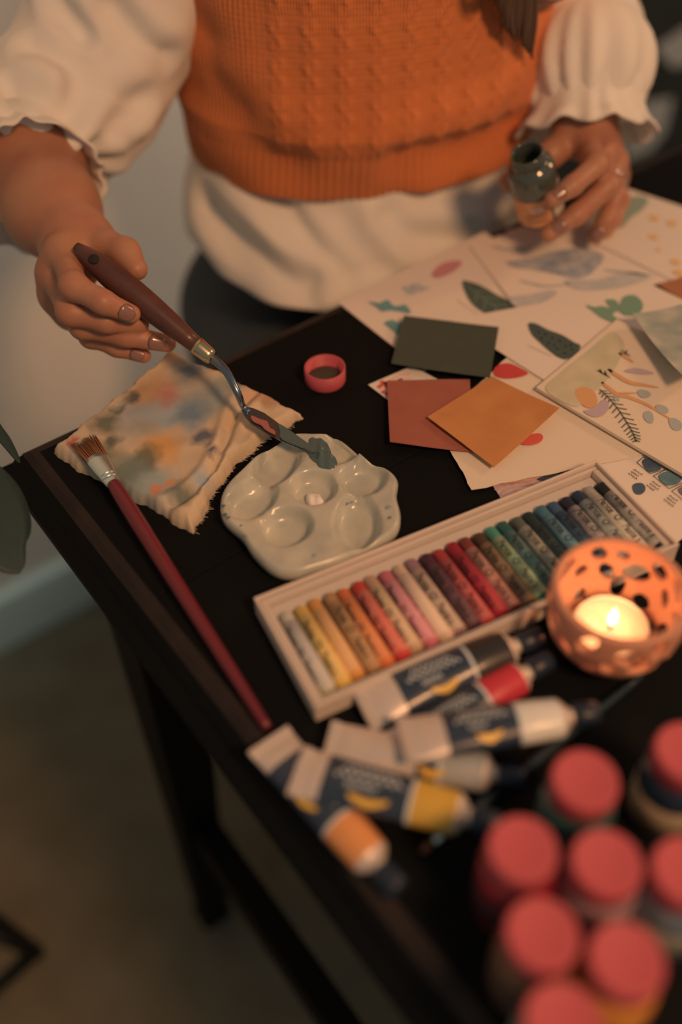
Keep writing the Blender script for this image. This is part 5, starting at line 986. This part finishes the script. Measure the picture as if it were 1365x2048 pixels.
# ---- small bottle in the left hand
jb, jt = A3((0.4061, -0.0351, 0.7691)), A3((0.3813, -0.0355, 0.8262)); ja = jt - jb; jl = np.linalg.norm(ja); ja /= jl
M_gl = mat('green_glass', obs(60, 56, 42), 0.12, coat=0.7, var=(60, obs(72, 66, 50), 0.4))
hj = thing('paint_jar', tuple(jb), 'open dark green glass bottle with an orange label held in the hand', 'bottle')
lathe('glass', [(0, 0), (.0140, 0), (.0162, .0012), (.0170, .004), (.0170, jl - .0165), (.0163, jl - .0130), (.0128, jl - .0105), (.0118, jl - .0095), (.0118, jl - .006), (.0126, jl - .0055), (.0126, jl - .0040), (.0118, jl - .0035), (.0118, jl - .0012), (.0114, jl), (.0102, jl - .0002), (.0098, jl - .001), (.0098, jl - .010), (.0130, jl - .016), (.0130, jl - .022), (0, jl - .022)], jb, tuple(ja), 48, M_gl, hj)
fx, fy, fz = [A3(q) for q in frame(ja)]; tc_ = A3((-.107, -.484, 1.168)) - jb; tc_ -= ja * tc_.dot(ja); a0 = math.atan2(tc_ @ fy, tc_ @ fx)
def wrap(name, pts2, faces, r, m):
    V = [jb + ja * h + (fx * math.cos(a0 + s_ / r) + fy * math.sin(a0 + s_ / r)) * r for s_, h in pts2]; return mesh(name, V, faces, m, hj)
def wpatch(name, s0, s1, h0, h1, r, m, n=16):
    p = [(s0 + (s1 - s0) * i / n, h) for i in range(n + 1) for h in (h0, h1)]; return wrap(name, p, [(2 * i, 2 * i + 2, 2 * i + 3, 2 * i + 1) for i in range(n)], r, m)
M_lab = mat('orange_label', obs(196, 116, 66), 0.5); M_lab2 = mat('cream_label', obs(206, 164, 124), 0.5); M_lt = mat('label_letters', obs(226, 176, 140), 0.5); M_lt2 = mat('label_print', obs(76, 52, 34), 0.5)
wpatch('label', -.024, .0075, .005, .0300, .01715, M_lab); wpatch('label_side', .0100, .030, .005, .0345, .01715, M_lab2)
tv, tf = text_data('VA', .0085); tv[:, 0] -= tv[:, 0].mean(); wrap('lettering', [(x - .002, y + .0195) for x, y, _ in tv], tf, .0173, M_lt)
for k, (s0, s1, h) in enumerate(((-.012, .004, .0110), (-.012, .004, .0160))):
    n_ = 30; p = []
    for i in range(n_): p += [(s0 + (s1 - s0) * i / n_, h - .0009 - .0005 * math.sin(i * 2.7)), (s0 + (s1 - s0) * i / n_, h + .0007 + .0006 * math.sin(i * 1.9))]
    wrap('small_print', p, [(2 * i, 2 * i + 2, 2 * i + 3, 2 * i + 1) for i in range(0, n_ - 1) if i % 4 != 3], .0173, M_lt2)
# ---- stool she sits on, hidden behind the table
so = thing('stool', (0.43, 0.24, 0), 'wooden stool under the seated person', 'stool'); so_c = tp_(0, -.03, 0)
M_st = mat('stool_wood', obs(120, 84, 54), 0.5)
lathe('seat', [(0, .40), (.15, .40), (.155, .405), (.155, .42), (.15, .428), (0, .430)], (so_c[0], so_c[1], 0), n=40, m=M_st, parent=so)
for k in range(4):
    a = PI / 4 + k * PI / 2; tube('leg', [(so_c[0] + .13 * math.cos(a), so_c[1] + .13 * math.sin(a), 0), (so_c[0] + .11 * math.cos(a), so_c[1] + .11 * math.sin(a), .405)], .014, M_st, so, 10)
